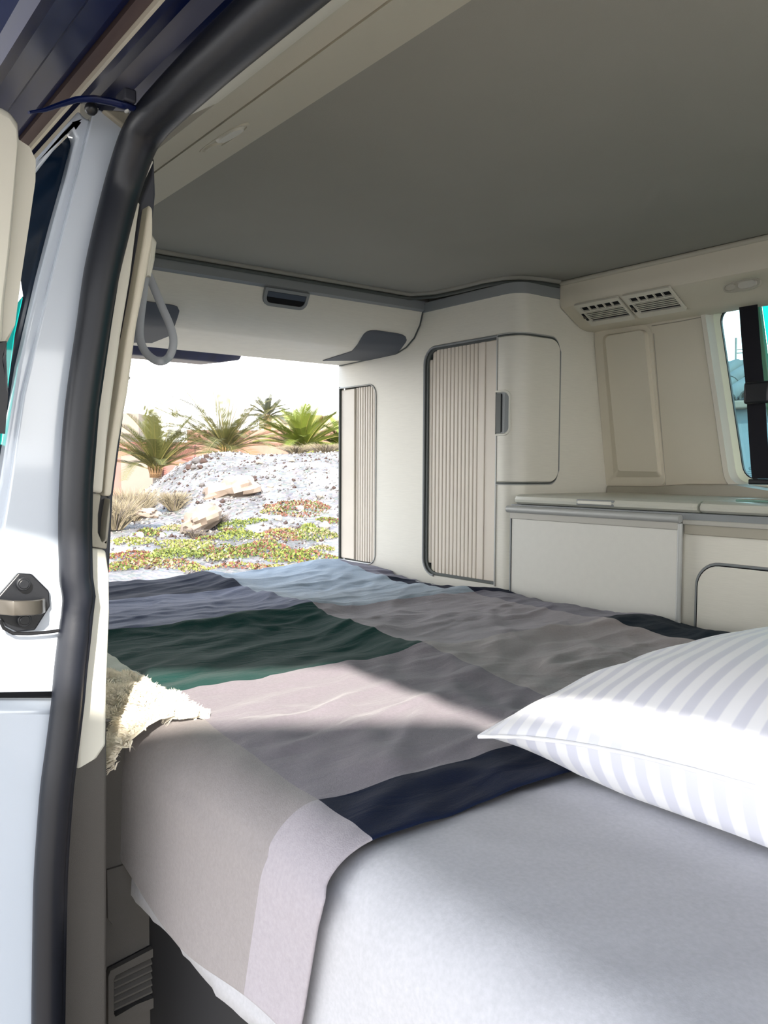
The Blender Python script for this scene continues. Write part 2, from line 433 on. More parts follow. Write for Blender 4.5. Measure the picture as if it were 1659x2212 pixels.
# small grey corner plate at the top of the pillar
mb = MB(); xplate(mb, [(222, 236), (278, 240), (290, 262), (272, 276)], -.815, .01)
S(mb, 'trim_8', M['sill'], bevel=.002)
# latch pocket on the pillar
lat = thing('door_latch', 'black steel door striker bolted to white pillar left of the seal', 'latch', P(55, 1360, X=-.82))
mb = MB(); xplate(mb, [(40, 1238), (70, 1240), (107, 1277), (109, 1310), (76, 1362), (38, 1366), (10, 1352), (-4, 1330), (-6, 1292), (0, 1284)], -.815, .006)
mb.build('base_plate', M['blackpl'], lat, bevel=.0015)
a = [P(x_, 1312, X=-.795) for x_ in (-12, 4, 25, 45, 70, 92, 106)]
off = [-.012, .0, .006, .006, .004, -.004, -.014]
mb = MB(); mb.tube([p + Vector((o_, 0, 0)) for p, o_ in zip(a, off)], .0105, 4, flat=.35, up=(1, 0, 0))
mb2 = MB()
lo = []
for p, o_ in zip(a, off):
    c = p + Vector((o_, 0, 0)); lo.append([c + Vector((.0015, 0, .0068)), c + Vector((.0015, 0, -.0068)), c + Vector((-.003, 0, -.0068)), c + Vector((-.003, 0, .0068))])
mb2.loft(lo, True, True, True).build('striker_bar', M['steel'], lat, bevel=.001)
for cx, cy in ((52, 1262), (54, 1340)):
    c = P(cx, cy, X=-.808)
    mb = MB()
    for r_, x0, x1 in ((.0062, -.008, 0), (.0045, 0, .0012), ):
        mb.prism([(c.y + r_ * math.cos(2*PI*k/20), c.z + r_ * math.sin(2*PI*k/20)) for k in range(20)], 0, c.x + x0, c.x + x1)
    s_ = mb.build('screw', M['blackpl'], lat, bevel=.0006)
# dark pocket lip under the striker
mb = MB().tube([P(a_, b_, X=-.812) for a_, b_ in ((0, 1340), (8, 1357), (28, 1368), (60, 1369), (100, 1366), (128, 1362))], .0016, 6)
S(mb, 'trim_9', M['dark'], smooth=60)

# side glass between pillar and opened door, door leaf standing behind the pillar
mb = MB(); xplate(mb, [(157, 285), (167, 300), (145, 386), (118, 482), (87, 602), (43, 792), (4, 1045), (-30, 1180), (-120, 1250), (-120, 960), (5, 960), (18, 830), (32, 720), (50, 640), (44, 600), (60, 380)], -.852, .004)
S(mb, 'window_2', M['darkglass'])
mb = MB(); xplate(mb, [(50, 640), (38, 655), (20, 700), (-60, 760), (-60, 1000), (3, 962), (18, 830), (32, 722)], -.850, .004)
S(mb, 'window_3', M['tealglass'])
d1 = thing('door_1', None, None, P(0, 1500, X=-.80), kind='structure')
mb = MB(); xplate(mb, [(-90, 200), (0, 226), (24, 238), (40, 262), (43, 296), (34, 420), (24, 540), (12, 650), (6, 742), (-90, 742)], -.79, .02)
mb.build('door_edge', M['cream2'], d1, bevel=.006)
mb = MB(); xplate(mb, [(30, 300), (60, 320), (72, 345), (71, 390), (58, 480), (40, 600), (27, 700), (17, 735), (6, 746), (-20, 746)], -.805, .02)
mb.build('door_edge', M['cream2'], d1, bevel=.006)
mb = MB(); xplate(mb, [(-90, 744), (8, 744), (12, 775), (10, 850), (4, 930), (-90, 930)], -.80, .01)
mb.build('window_rubber', M['rubber'], d1, bevel=.003)
# the opened door leaf continues rearwards outside the body
mb = MB().box((-1.9, .12, -.9), (-.86, .15, -.05)); mb.build('door_leaf', M['paint'], d1, bevel=.01)

# guide arm of the sliding door
arm = thing('door_guide_arm', 'curved dark guide arm reaching from roof channel to sliding door', 'door arm', P(180, 240, t=.76))
ap = [P(a_, b_, t=t_) for a_, b_, t_ in ((62, 243, .70), (95, 238, .71), (130, 226, .72), (165, 215, .73), (200, 213, .74), (240, 220, .75), (272, 229, .76), (296, 236, .77))]
MB().tube(ap, [.002, .003, .004, .0046, .005, .0052, .0054, .004], 8, flat=.6, up=(0, 0, 1)).build('bar', M['navy'], arm, smooth=60)
c = P(197, 240, t=.752)
MB().ball(c + Vector((0, 0, .002)), (.006, .006, .006), 10, 6).build('roller', M['blackpl'], arm, smooth=60)
c = P(272, 214, t=.765); MB().box(c - Vector((.012, .006, .006)), c + Vector((.012, .006, .006))).build('bracket', M['navygrey'], arm, bevel=.002)
c = P(274, 240, t=.755); MB().ball(c, (.004, .002, .0016), 8, 5).build('rivet', M['alu'], arm, smooth=60)

# inner pillar trim: two pale strips with a groove, grip recess, lower post
def S2(pts, X, d, name, m, bev=.002): 
    mb = MB(); xplate(mb, pts, X, d); return S(mb, name, m, bevel=bev)
S2([(318, 382), (304, 400), (292, 432), (276, 432), (285, 396), (300, 360), (322, 335), (334, 348)], -.822, .03, 'trim_10', M['whitetrim'], .003)
S2([(276, 434), (304, 436), (297, 480), (282, 600), (262, 720), (243, 860), (232, 950), (222, 1066), (191, 1062), (196, 980), (210, 820), (228, 680), (250, 560), (268, 470)], -.826, .03, 'trim_11', M['cream2'], .003)
S2([(304, 436), (326, 380), (333, 340), (336, 420), (326, 520), (300, 660), (272, 860), (244, 1075), (236, 1240), (190, 1240), (222, 1060), (243, 860), (262, 720), (282, 600)], -.850, .03, 'trim_12', M['navygrey'], .002)
S2([(322, 440), (330, 450), (330, 530), (318, 590), (296, 700), (276, 850), (252, 980), (240, 1072), (226, 1072), (234, 985), (256, 850), (272, 740), (290, 640), (310, 520)], -.832, .03, 'trim_13', M['cream'], .003)
S2([(330, 515), (318, 512), (312, 545), (318, 600), (326, 585), (330, 545)], -.86, .03, 'trim_14', M['cream2'], .004)
S2([(191, 1064), (218, 1068), (212, 1110), (212, 1150), (221, 1172), (228, 1166), (232, 1120), (239, 1076), (238, 1120), (231, 1186), (189, 1180)], -.828, .03, 'trim_15', M['sill'], .002)
S2([(218, 1066), (236, 1074), (232, 1130), (227, 1170), (216, 1168), (208, 1140), (210, 1105)], -.846, .02, 'trim_16', M['blackpl'], .001)
S2([(189, 1182), (229, 1188), (236, 1240), (237, 1330), (231, 1480), (229, 1610), (210, 1638), (166, 1664), (170, 1560), (182, 1420), (190, 1300)], -.828, .04, 'trim_17', M['whitetrim'], .003)
# inner right-hand wall with side window, mostly behind the pillar
def RW(u, v, d): return (u, .268 + .06 * v - d, v)
S(MB().plate([(-.86, -.95), (-.86, .366), (-2.2, .366), (-2.2, -.95)], [rrect(-2.0, .02, -1.0, .31, .05)], RW, 0, .018), 'wall_right', M['cream2'])
S(MB().plate(rrect(-2.02, 0, -.98, .35, .05), [], lambda u, v, d: RW(u, v, d), .006, .010), 'window_4', M['darkglass'])
# lower grey trim facing the doorway
low = thing('wall_lower_trim', None, None, P(200, 2212, X=-.93), kind='structure')
mb = MB(); xplate(mb, [(140, 1600), (232, 1560), (232, 2330), (100, 2330), (112, 1850), (124, 1700)], -.840, .02)
mb.build('post_cover', M['darkgrey'], low, bevel=.004)
mb = MB(); xplate(mb, [(225, 1560), (520, 1560), (640, 2400), (210, 2400)], -.925, .02)
mb.build('side_panel', M['darkgrey'], low, bevel=.004)
mb = MB(); xplate(mb, [(231, 1880), (330, 1850), (345, 1962), (300, 1985), (242, 1997), (233, 1985)], -.921, .004)
mb.build('pocket_cover', M['darkgrey'], low, bevel=.002)
vent = thing('vent_grille', 'dark louvred air grille low on the grey side panel by the door', 'vent', P(300, 2200, X=-.918))
fo = [P(a_, b_, X=-.914) for a_, b_ in ((234, 2110), (238, 2098), (360, 2034), (440, 2030), (440, 2130), (300, 2192), (240, 2230), (234, 2215))]
fi = [P(a_, b_, X=-.914) for a_, b_ in ((246, 2116), (250, 2108), (362, 2052), (430, 2048), (430, 2118), (296, 2170), (250, 2196), (246, 2190))]
MB().plate([(p.y, p.z) for p in fo], [[(p.y, p.z) for p in fi]], lambda u, v, d: (-.914 - d, u, v), 0, .008).build('frame', M['darkgrey'], vent, bevel=.0015)
MB().plate([(p.y, p.z) for p in fo], [], lambda u, v, d: (-.9215 - d, u, v), 0, .001).build('backing', M['dark'], vent)
for k in range(5):
    y0 = 2122 + k * 15.5
    a_, b_ = P(247, y0, X=-.917), P(425, y0 - 85, X=-.917)
    w = Vector((0, 0, .0022))
    MB().hexa([a_, a_ + w, a_ + w + Vector((-.006, 0, .004)), a_ + Vector((-.006, 0, .004))], [b_, b_ + w, b_ + w + Vector((-.006, 0, .004)), b_ + Vector((-.006, 0, .004))]).build('slat', M['darkgrey'], vent)

# ---- far wall
def LW(u, v, d): return (u, 1.853 - .168 * v + d, v)
LP0, LN = (0, 1.853, 0), (0, 1, .168)
def pl(a, b):
    q = PL(a, b, LP0, LN); return (q.x, q.z)
tl, bl = pl(1519, 652), pl(1577, 1050)
win = [(bl[0], bl[1]), (.38, bl[1]), (.38, tl[1]), (tl[0], tl[1])]
winr = rpoly(win, .035, 6)
S(MB().plate([(-1.418, -.98), (1.3, -.98), (1.3, .50), (-1.418, .50)], [winr], LW, 0, .03), 'wall_left', M['cream'])
def off(poly, d):
    cx = sum(p[0] for p in poly) / len(poly); cz = sum(p[1] for p in poly) / len(poly)
    return [(p[0] + (d if p[0] < cx else -d), p[1] + (d if p[1] < cz else -d)) for p in poly]
w1 = thing('window_1', None, None, (-.3, 1.87, bl[1]), kind='structure')
mb = MB()
o1, o2 = rpoly(off(win, -.012), .045, 6), rpoly(off(win, .004), .035, 6)
mb.loft([[LW(p[0], p[1], -.001) for p in o1], [LW(p[0], p[1], -.008) for p in rpoly(off(win, -.007), .04, 6)], [LW(p[0], p[1], -.006) for p in o2], [LW(p[0], p[1], .02) for p in rpoly(off(win, .008), .035, 6)]])
mb.build('window_rim', M['cream2'], w1, smooth=50)
o3 = rpoly(off(win, .016), .035, 6)
mb = MB().loft([[LW(p[0], p[1], .02) for p in rpoly(off(win, .008), .035, 6)], [LW(p[0], p[1], .036) for p in o3]])
mb.build('window_reveal', mat('pale green white reveal', rgb(240, 246, 224), .4), w1, smooth=50)
MB().plate(rpoly(off(win, .0), .035, 6), [rpoly(off(win, .018), .035, 6)], LW, .036, .043).build('window_rubber', M['rubber'], w1)
xs_ = pl(1632, 850)[0]
MB().plate([(tl[0] - .01, tl[1] + .01), (xs_ - .005, tl[1] + .01), (xs_ + .03, bl[1] - .01), (bl[0] - .02, bl[1] - .01)], [], LW, .0375, .041).build('pane', M['glass'], w1)
MB().plate([(xs_ + .0, tl[1] + .01), (.39, tl[1] + .01), (.39, bl[1] - .01), (xs_ + .04, bl[1] - .01)], [], LW, .046, .050).build('pane', M['tealglass'], w1)
MB().hexa([LW(xs_ - .012, tl[1], .03), LW(xs_ + .002, tl[1], .03), LW(xs_ + .002, tl[1], .045), LW(xs_ - .012, tl[1], .045)],
          [LW(xs_ + .022, bl[1], .03), LW(xs_ + .036, bl[1], .03), LW(xs_ + .036, bl[1], .045), LW(xs_ + .022, bl[1], .045)]).build('sash_bar', mat('green tinted sash', rgb(96, 158, 128), .3), w1, bevel=.002)
# glass maker's mark: ring, emblem strokes and three rows of tiny print
mk = MB(); c = Vector(LW(*pl(1603, 1012), .0372)); ex = Vector((1, 0, 0)); ez = Vector((0, -.168, 1)).normalized()
def q_(x, z): return c + ex * x + ez * z
ring = lambda r: [q_(r * math.cos(2*PI*k/16), r * math.sin(2*PI*k/16)) for k in range(16)]
mk.loft([ring(.0042), ring(.0036)])
def bar(x0, z0, x1, z1, w=.0004):
    a_, b_ = q_(x0, z0), q_(x1, z1); n_ = (b_ - a_).cross(Vector((0, 1, 0))).normalized() * w
    mk.add([a_ - n_, a_ + n_, b_ + n_, b_ - n_], [(0, 1, 2, 3)])
for x0, z0, x1, z1 in ((-.0018, .0032, 0, .0004), (0, .0004, .0018, .0032), (-.003, .0012, -.0012, -.003), (-.0012, -.003, 0, -.0002), (0, -.0002, .0012, -.003), (.0012, -.003, .003, .0012)): bar(x0, z0, x1, z1)
random.seed(3)
for row, (x0, x1) in enumerate(((-.009, .004), (-.009, .002), (-.006, .002))):
    x = x0
    while x < x1:
        w = random.uniform(.0008, .0018); bar(x, -.008 - row * .0042, x + w, -.008 - row * .0042, .0006); x += w + .0006
for (x, z) in ((.010, -.013), (.0065, -.0175)):
    c0 = c; c = q_(x, z); mk.loft([ring(.0026), ring(.0021)]); c = c0
mk.build('glass_mark', mat('frit grey', rgb(60, 96, 110), .6), w1, recalc=False)

# raised cover panel on the wall pillar with a bevelled recess
cp = [pl(1311, 1047), pl(1438, 1047), pl(1408, 700), pl(1284, 713)]
ci = [pl(1329, 1031), pl(1432, 1031), pl(1402, 712), pl(1303, 724)]
cj = [pl(1345, 1017), pl(1431, 1019), pl(1401, 714), pl(1317, 728)]
mb = MB()
R_ = [.006, .012, .03, .03]; n5 = 6
L0 = [LW(u, v, .0) for u, v in rpoly(cp, R_, n5)]; L1_ = [LW(u, v, -.004) for u, v in rpoly(cp, R_, n5)]
L2_ = [LW(u, v, -.005) for u, v in rpoly(ci, [.012, .012, .02, .02], n5)]; L3_ = [LW(u, v, -.020) for u, v in rpoly(cj, [.008, .008, .016, .016], n5)]
mb.loft([L0, L1_, L2_, L3_], True, False, True)
S(mb, 'wall_panel', M['cream'], smooth=25)
S(MB().tube([LW(*pl(1438, 1047), -.0), LW(*pl(1412, 720), -.0)], .0015, 5), 'trim_18', M['sill'])
S(MB().tube([LW(*pl(1408, 704), -.0), LW(*pl(1470, 694), -.0), LW(*pl(1521, 684), 0)], .0012, 5), 'trim_19', M['sill'])
# warm grey sill moulding above the worktop
mb = MB()
z0 = -.067
pts = [(-1.415, 1.862, 1.853), (-1.26, 1.862, 1.845), (-1.17, 1.862, 1.812), (-1.02, 1.862, 1.812), (-.90, 1.862, 1.78), (1.2, 1.862, 1.78)]
zt = [-.045, -.043, -.036, -.034, -.047, -.047]
mb.loft([[(x, yb, z0), (x, yf, z0), (x, yf + .002, zz), (x, yb, zz + .003)] for (x, yb, yf), zz in zip(pts, zt)], True, True, True)
S(mb, 'trim_20', M['sill'], smooth=30)
# duct bulge along the top of the far wall
dp = [(1.648, .478), (1.649, .44), (1.651, .425), (1.656, .414), (1.722, .376), (1.735, .370), (1.76, .366), (1.80, .367), (1.84, .40), (1.80, .478)]
dprof = [(P(1198, 618, X=XW)), ]
S(MB().prism(dp, 0, -1.416, 1.3), 'air_duct', M['cream'], smooth=35)
vd = Vector((0, 1.722 - 1.656, .376 - .414)); vlen = vd.length; vd.normalize(); vn = Vector((0, -vd.z, vd.y)) * -1   # outward normal
if vn.y > 0: vn = -vn
def VP(u, v, d): return Vector((u, 1.656, .414)) + vd * v + vn * d
for k, (x0, x1) in enumerate(((-1.372, -1.238), (-1.228, -1.098))):
    vt = thing('air_vent', ['left twin air vent nearest the wardrobe under the ceiling', 'right twin air vent above the moulded wall panel'][k], 'vent', VP((x0+x1)/2, vlen, 0), 'air vents on the far wall duct')
    xa, xb = x0 + .014, x1 - .006
    MB().plate(rrect(x0, -.006, x1, vlen + .004, .006), [rrect(xa, .006, xb, .022, .001, 2), rrect(xa, .026, xb, vlen - .012, .002, 2)], VP, .0, .006).build('frame', M['cream2'], vt, bevel=.0012)
    MB().plate(rrect(x0, -.004, x1, vlen, .006), [], VP, .0003, .0012).build('backing', M['dark'], vt)
    for q in range(4):
        xx = xa + (xb - xa) * (q + 1) / 5
        MB().hexa([VP(xx - .0012, .006, .001), VP(xx + .0012, .006, .001), VP(xx + .0012, .022, .001), VP(xx - .0012, .022, .001)],
                  [VP(xx - .0012, .006, .0058), VP(xx + .0012, .006, .0058), VP(xx + .0012, .022, .0058), VP(xx - .0012, .022, .0058)]).build('divider', M['cream2'], vt)
    for q in range(5):
        vv = .0285 + q * .0062
        MB().hexa([VP(xa, vv, .0038), VP(xb, vv, .0038), VP(xb, vv + .0014, .0038), VP(xa, vv + .0014, .0038)],
                  [VP(xa, vv, .0056), VP(xb, vv, .0056), VP(xb, vv + .0022, .0056), VP(xa, vv + .0022, .0056)]).build('slat', M['cream2'], vt)
    wv = MB(); cx = x0 + .007
    wv.plate(rrect(cx - .004, .028, cx + .004, .056, .002, 3), [], VP, .0062, .0066)
    wv.build('thumb_wheel_slot', M['dark'], vt)
    MB().tube([VP(cx - .003, .042, .006), VP(cx + .003, .042, .006)], .0045, 12).build('thumb_wheel', M['steel'], vt, smooth=40)

# lamps
def lamp(name, label, c, ex, ey, en, L, Wd):
    t = thing(name, label, 'lamp', c)
    f = lambda u, v, d: c + ex * u + ey * v + en * d
    n = 24
    def oval(sx_, sy_, cu=0): return [(cu + sx_ * abs(math.cos(2*PI*k/n)) ** .7 * (1 if math.cos(2*PI*k/n) > 0 else -1), sy_ * abs(math.sin(2*PI*k/n)) ** .8 * (1 if math.sin(2*PI*k/n) > 0 else -1)) for k in range(n)]
    MB().loft([[f(u, v, 0) for u, v in oval(L, Wd)], [f(u, v, .0035) for u, v in oval(L * .97, Wd * .95)], [f(u, v, .0035) for u, v in oval(L * .9, Wd * .82)], [f(u, v, .002) for u, v in oval(L * .88, Wd * .8)]], True, False, True).build('housing', M['headliner'], t, smooth=30)
    MB().loft([[f(u, v, .002) for u, v in oval(L * .5, Wd * .68, L * .3)], [f(u, v, .005) for u, v in oval(L * .46, Wd * .6, L * .3)]], True, False, True).build('lens', M['lens'], t, smooth=30)
    MB().loft([[f(u, v, .002) for u, v in oval(L * .27, Wd * .6, -L * .55)], [f(u, v, .0048) for u, v in oval(L * .24, Wd * .5, -L * .55)]], True, False, True).build('switch', M['headliner'], t, smooth=30)
sl = Vector((0, .53 - .590, .456 - .479)).normalized()
c = PL(482, 296, (0, .5495, .464), (0, -sl.z, sl.y))
nn = Vector((0, -sl.z, sl.y)); nn = nn if nn.z < 0 else -nn
lamp('ceiling_lamp', 'oval reading lamp in beige roof rail above the door seal', c + nn * -.0, Vector((1, 0, 0)), sl, nn, .062, .020)
c = PL(1603, 617, (0, 1.6495, .43), (0, 1, .02))
lamp('wall_lamp', 'oval reading lamp on far duct above the side window', Vector((c.x, 1.6505, c.z)), Vector((1, 0, 0)), Vector((0, 0, 1)), Vector((0, -1, 0)), .042, .012)

# belt in front of the far window
bt = thing('seat_belt', 'black seat belt hanging down in front of the side window', 'belt', P(1640, 1040, Y=1.74))
pts = [P(a_, b_, Y=1.765) for a_, b_ in ((1615, 648), (1620, 720), (1625, 780), (1632, 850), (1636, 930), (1641, 1000), (1644, 1034))]
lo = [[p + Vector((-.021, 0, 0)), p + Vector((.021, 0, 0)), p + Vector((.021, .002, 0)), p + Vector((-.021, .002, 0))] for p in pts]
MB().loft(lo, True, True, True).build('webbing', M['webbing'], bt, smooth=30)
c = P(1636, 848, Y=1.735); MB().box(c - Vector((.029, .007, .024)), c + Vector((.029, .006, .024))).build('clip', M['blackpl'], bt, bevel=.006)
c = P(1646, 1041, Y=1.74); MB().box(c - Vector((.028, .008, .006)), c + Vector((.03, .02, .006))).build('anchor', M['blackpl'], bt, bevel=.003)

# ================================================================= wardrobe
wr = thing('wardrobe', 'tall pale laminate wardrobe with two roller shutters and rounded corner door', 'cupboard', (-1.8, 1.7, -.95))
wx0, wx1 = P(916, 1000, Y=YW).x, P(1071.5, 1000, Y=YW).x
wz1, wz0 = P(1000, 739, Y=YW).z, P(1001, 1253, Y=YW).z
nx0, nx1 = P(734, 1000, Y=YW).x, P(812, 1000, Y=YW).x
nz1, nz0 = P(766, 835, Y=YW).z, P(766, 1213, Y=YW).z
h1 = rrect(wx0, wz0, wx1, wz1, .045, 6, (0, 1, 1, 0)); h2 = rrect(nx0, nz0, nx1, nz1, .035, 6, (1, 0, 0, 1))
MB().plate([(-2.197, -.94), (-1.4865, -.94), (-1.4865, .462), (-2.197, .462)], [h1, h2], lambda u, v, d: (u, YW + d, v), 0, .016).build('side_panel', M['laminate'], wr)
RC = .045; cxr, cyr = XW - RC, YW + RC
def CR(L, z, d=0):                          # path round the corner; d outward
    s1 = (XW - RC) - (-1.4865)
    if L < s1: return Vector((-1.4865 + L, YW - d, z))
    L2 = L - s1; al = L2 / RC
    if al < PI/2: return Vector((cxr + (RC + d) * math.sin(al), cyr - (RC + d) * math.cos(al), z))
    return Vector((XW + d, cyr + (L2 - RC * PI/2), z))
Ltot = (XW - RC + 1.4865) + RC * PI/2 + (1.90 - cyr)
Ls = [Ltot * 0 , .012, (XW-RC+1.4865)] + [(XW-RC+1.4865) + RC*PI/2*k/10 for k in range(1, 11)] + [.2, .3, Ltot]
lo = [[CR(L, -.94), CR(L, .462), CR(L, .462, -.015), CR(L, -.94, -.015)] for L in Ls]
MB().loft(lo, True, True, True).build('corner_panel', M['laminate'], wr, smooth=40)
MB().box((-2.19, 1.519, -.93), (-1.45, 1.84, .455)).build('carcass', M['groove'], wr)
# grey cap along the top
lo = [[Vector((-1.775, YW - .004, .462)), Vector((-1.775, YW - .004, .436)), Vector((-1.775, YW + .002, .436)), Vector((-1.775, YW + .002, .462))]]
lo += [[CR(L, .462, .004), CR(L, .436, .004), CR(L, .436, -.002), CR(L, .462, -.002)] for L in Ls if L < .24]
MB().loft(lo, True, True, True).build('top_trim', M['laminate_edge'], wr, smooth=40)
# shutter frames
def rim(path, w, name, m):
    MB().tube(path, w, 6).build(name, m, wr, smooth=60)
rim([(u, YW - .001, v) for u, v in h1[6:21]], .0035, 'shutter_frame', M['laminate_edge'])
rim([(u, YW - .001, v) for u, v in (h2[0:8][::-1] + h2[-8:][::-1])], .0022, 'shutter_frame', M['alu'])
MB().plate(rrect(wx0 + .001, wz0 + .001, wx1, wz1 - .001, .044, 6, (0, 1, 1, 0)), [rrect(wx0 + .012, wz0 + .008, wx1 - .001, wz1 - .008, .04, 6, (0, 1, 1, 0))], lambda u, v, d: (u, YW + d, v), .002, .014).build('shutter_guide', M['groove'], wr)
def shutter(xa, xb, za, zb, n, endw, end_right, rnd):
    """slats as boxes clipped to the rounded opening"""
    ea, eb = (xb - endw, xb - .001) if end_right else (xa + .001, xa + endw)
    MB().box((ea, YW + .004, za + .003), (eb, YW + .013, zb - .003)).build('shutter_end_rail', M['slat'], wr, bevel=.003)
    q = (eb - ea)
    MB().box((ea + (q*.0 if end_right else q*.72), YW + .0015, za + .004), (ea + (q*.28 if end_right else q), YW + .005, zb - .004)).build('shutter_grip', M['slat'], wr, bevel=.0018)
    s0, s1 = (xa, xb - endw) if end_right else (xa + endw, xb)
    w = (s1 - s0) / n
    for k in range(n):
        x0, x1 = s0 + k * w + .0008, s0 + (k + 1) * w - .0008
        de = (x0 - xa) if end_right else (xb - x1)
        cut = 0
        if de < rnd: cut = rnd - math.sqrt(max(0, rnd**2 - (rnd - de)**2))
        mb = MB().prism([(x0, YW + .012), (x0, YW + .0085), (x0 + .002, YW + .0068), (x1 - .002, YW + .0068), (x1, YW + .0085), (x1, YW + .012)], 2, za + .002 + cut, zb - .002 - cut)
        mb.build('slat', M['slat'], wr)
shutter(wx0 + .010, wx1, wz0 + .004, wz1 - .004, 14, .062, True, .034)
shutter(nx0, nx1 - .002, nz0 + .002, nz1 - .002, 9, .078, False, .033)
MB().box((wx1 - .0005, YW - .003, wz0 - .003), (wx1 + .0025, YW + .01, wz1 + .002)).build('edge_strip', M['alu'], wr)
MB().box((nx0 - .004, YW - .002, nz0), (nx0 + .0005, YW + .01, nz1 + .004)).build('edge_strip', M['groove'], wr)
# curved corner door
Ld0, Ld1 = .006, (XW-RC+1.4865) + RC*PI/2 + (P(1205, 900, X=XW).y - cyr)
dz0, dz1, rc = P(1140, 1041, X=XW - .01).z, P(1140, 727, X=XW - .01).z, .030
Lg = sorted(set([Ld0] + [Ld0 + (Ld1 - rc - Ld0) * k / 14 for k in range(15)] + [Ld1 - rc + rc * math.sin(PI/2*k/8) for k in range(9)]))
def dzr(L, r=rc, e=0):
    if L < Ld1 - r: return 0
    return r - math.sqrt(max(0, r*r - (L - Ld1 + r) ** 2))
lo = [[CR(L, dz0 + dzr(L), .0005), CR(L, dz0 + dzr(L) + .0015, .004), CR(L, dz1 - dzr(L) - .0015, .004), CR(L, dz1 - dzr(L), .0005)] for L in Lg]
dr = MB().loft(lo, True, True, True).build('door', M['laminate'], wr, smooth=40)
gp = [CR(L, dz1 - dzr(L) + .003, .001) for L in [.0] + Lg[:-1]] + [CR(Ld1 + .003, z, .001) for z in [dz1 - rc - (dz1 - dz0 - 2*rc) * k / 6 for k in range(7)]] + [CR(L, dz0 + dzr(L) - .003, .001) for L in ([.0] + Lg[:-1])[::-1]]
rim(gp, .0024, 'door_gasket', M['groove'])
gp2 = [CR(L, dz1 - dzr(L) + .0065, .001) for L in [.0] + Lg[:-1]] + [CR(Ld1 + .0065, z, .001) for z in [dz1 - rc - (dz1 - dz0 - 2*rc) * k / 6 for k in range(7)]] + [CR(L, dz0 + dzr(L) - .0065, .001) for L in ([.0] + Lg[:-1])[::-1]]
rim(gp2, .0018, 'door_frame', M['alu'])
hz0, hz1 = P(1090, 941, X=-1.45).z, P(1090, 841, X=-1.45).z
def hl(inset, d):
    out = []
    for u, v in rrect(.001 - .02, hz0 + inset, .046 - inset, hz1 - inset, .018 - inset * .6, 6, (1, 0, 0, 1)):
        out.append(CR(max(.001, u), v, d))
    return out
MB().loft([hl(0, .003), hl(.001, .0068), hl(.004, .0068), hl(.006, .0045)], True, False, False).build('handle_frame', M['whitetrim'], dr, smooth=40)
MB().loft([hl(.006, .0042), hl(.0062, .0046)], True, False, True).build('handle_recess', M['laminate_edge'], dr)
MB().box((-1.4865, YW - .0062, hz0 + .008), (-1.4865 + .019, YW - .004, hz1 - .008)).build('handle_plate', M['groove'], dr, bevel=.0008)
MB().box((-1.4865 + .0205, YW - .0062, hz0 + .010), (-1.4865 + .0215, YW - .0045, hz1 - .010)).build('handle_slot', M['dark'], dr)

# ================================================================= overhead locker at the tailgate
lk = thing('overhead_locker', 'long pale roof locker spanning above the tailgate opening', 'cupboard', (-2.0, .95, .33))
pa = [(-1.772, .462), (-1.778, .440), (-1.815, .405), (-1.955, .355), (-1.975, .345), (-2.195, .330), (-2.195, .462)]
ya, yb = .33, 1.496
FP = [(-1.778, .440), (-1.790, .405), (-1.815, .372), (-1.850, .350), (-1.888, .3385), (-1.900, .3365), (-2.19, .3295)]
prof_l = FP + [(-2.19, .46), (-1.775, .46)]
MB().prism([], 1, 0, 0) if False else None
mb = MB(); mb.loft([[(x, ya, z) for x, z in prof_l], [(x, yb, z) for x, z in prof_l]], True, True, True)
mb.build('body', M['laminate'], lk, smooth=22)
mb = MB(); mb.loft([[(x, y, z) for x, z in ((-1.768, .4655), (-1.768, .443), (-1.778, .438), (-1.782, .4655))] for y in (ya, yb)], True, True, True)
mb.build('edge_trim', M['laminate_edge'], lk)
# right-hand end seam
MB().tube([(-1.768, 1.497, .46)] + [(x, 1.497, z - .001) for x, z in FP], .0022, 6).build('end_seam', M['groove'], lk, smooth=60)
fn = Vector((-.084, 0, -.168)).normalized()    # down the face
fd = Vector((FP[2][0] - FP[0][0], 0, FP[2][1] - FP[0][1])).normalized(); fo_ = Vector((fd.z, 0, -fd.x)); fo_ = fo_ if fo_.z < 0 else -fo_
f0 = Vector((FP[0][0], 0, FP[0][1])) + fo_ * .0085
def LF(u, v, d): return Vector((f0.x, u, f0.z)) + fd * v + fo_ * d
def onface(px, py):
    q = PL(px, py, f0, fo_); return (q.y, (q - Vector((f0.x, q.y, f0.z))).dot(fd))
y0, v0 = onface(576, 612); y1, _ = onface(671, 628); _, v1 = onface(620, 666)
ct = MB()
ct.plate(rrect(y0, -.004, y1, v1, .018, 5, (1, 1, 0, 0)) if False else rrect(y0, -.002, y1, v1, .02, 5, (1, 1, 0, 0)), [rrect(y0 + .008, .006, y1 - .008, v1 - .008, .014, 5, (1, 1, 0, 0))], LF, -.009, .002)
cth = ct.build('catch', M['laminate_edge'], lk, bevel=.001)
vm = .006 + (v1 - .014) * .5
MB().plate(rrect(y0 + .008, .006, y1 - .008, v1 - .008, .014, 5, (1, 1, 0, 0)), [], LF, -.0012, -.0002).build('catch_recess', M['dark'], cth)
MB().hexa([LF(y0 + .009, .007, .0), LF(y1 - .009, .007, .0), LF(y1 - .009, vm, .0), LF(y0 + .009, vm, .0)], [LF(y0 + .009, .007, .0012), LF(y1 - .009, .007, .0012), LF(y1 - .009, vm, .0012), LF(y0 + .009, vm, .0012)]).build('catch_flap', M['pocket'], cth, bevel=.0008)
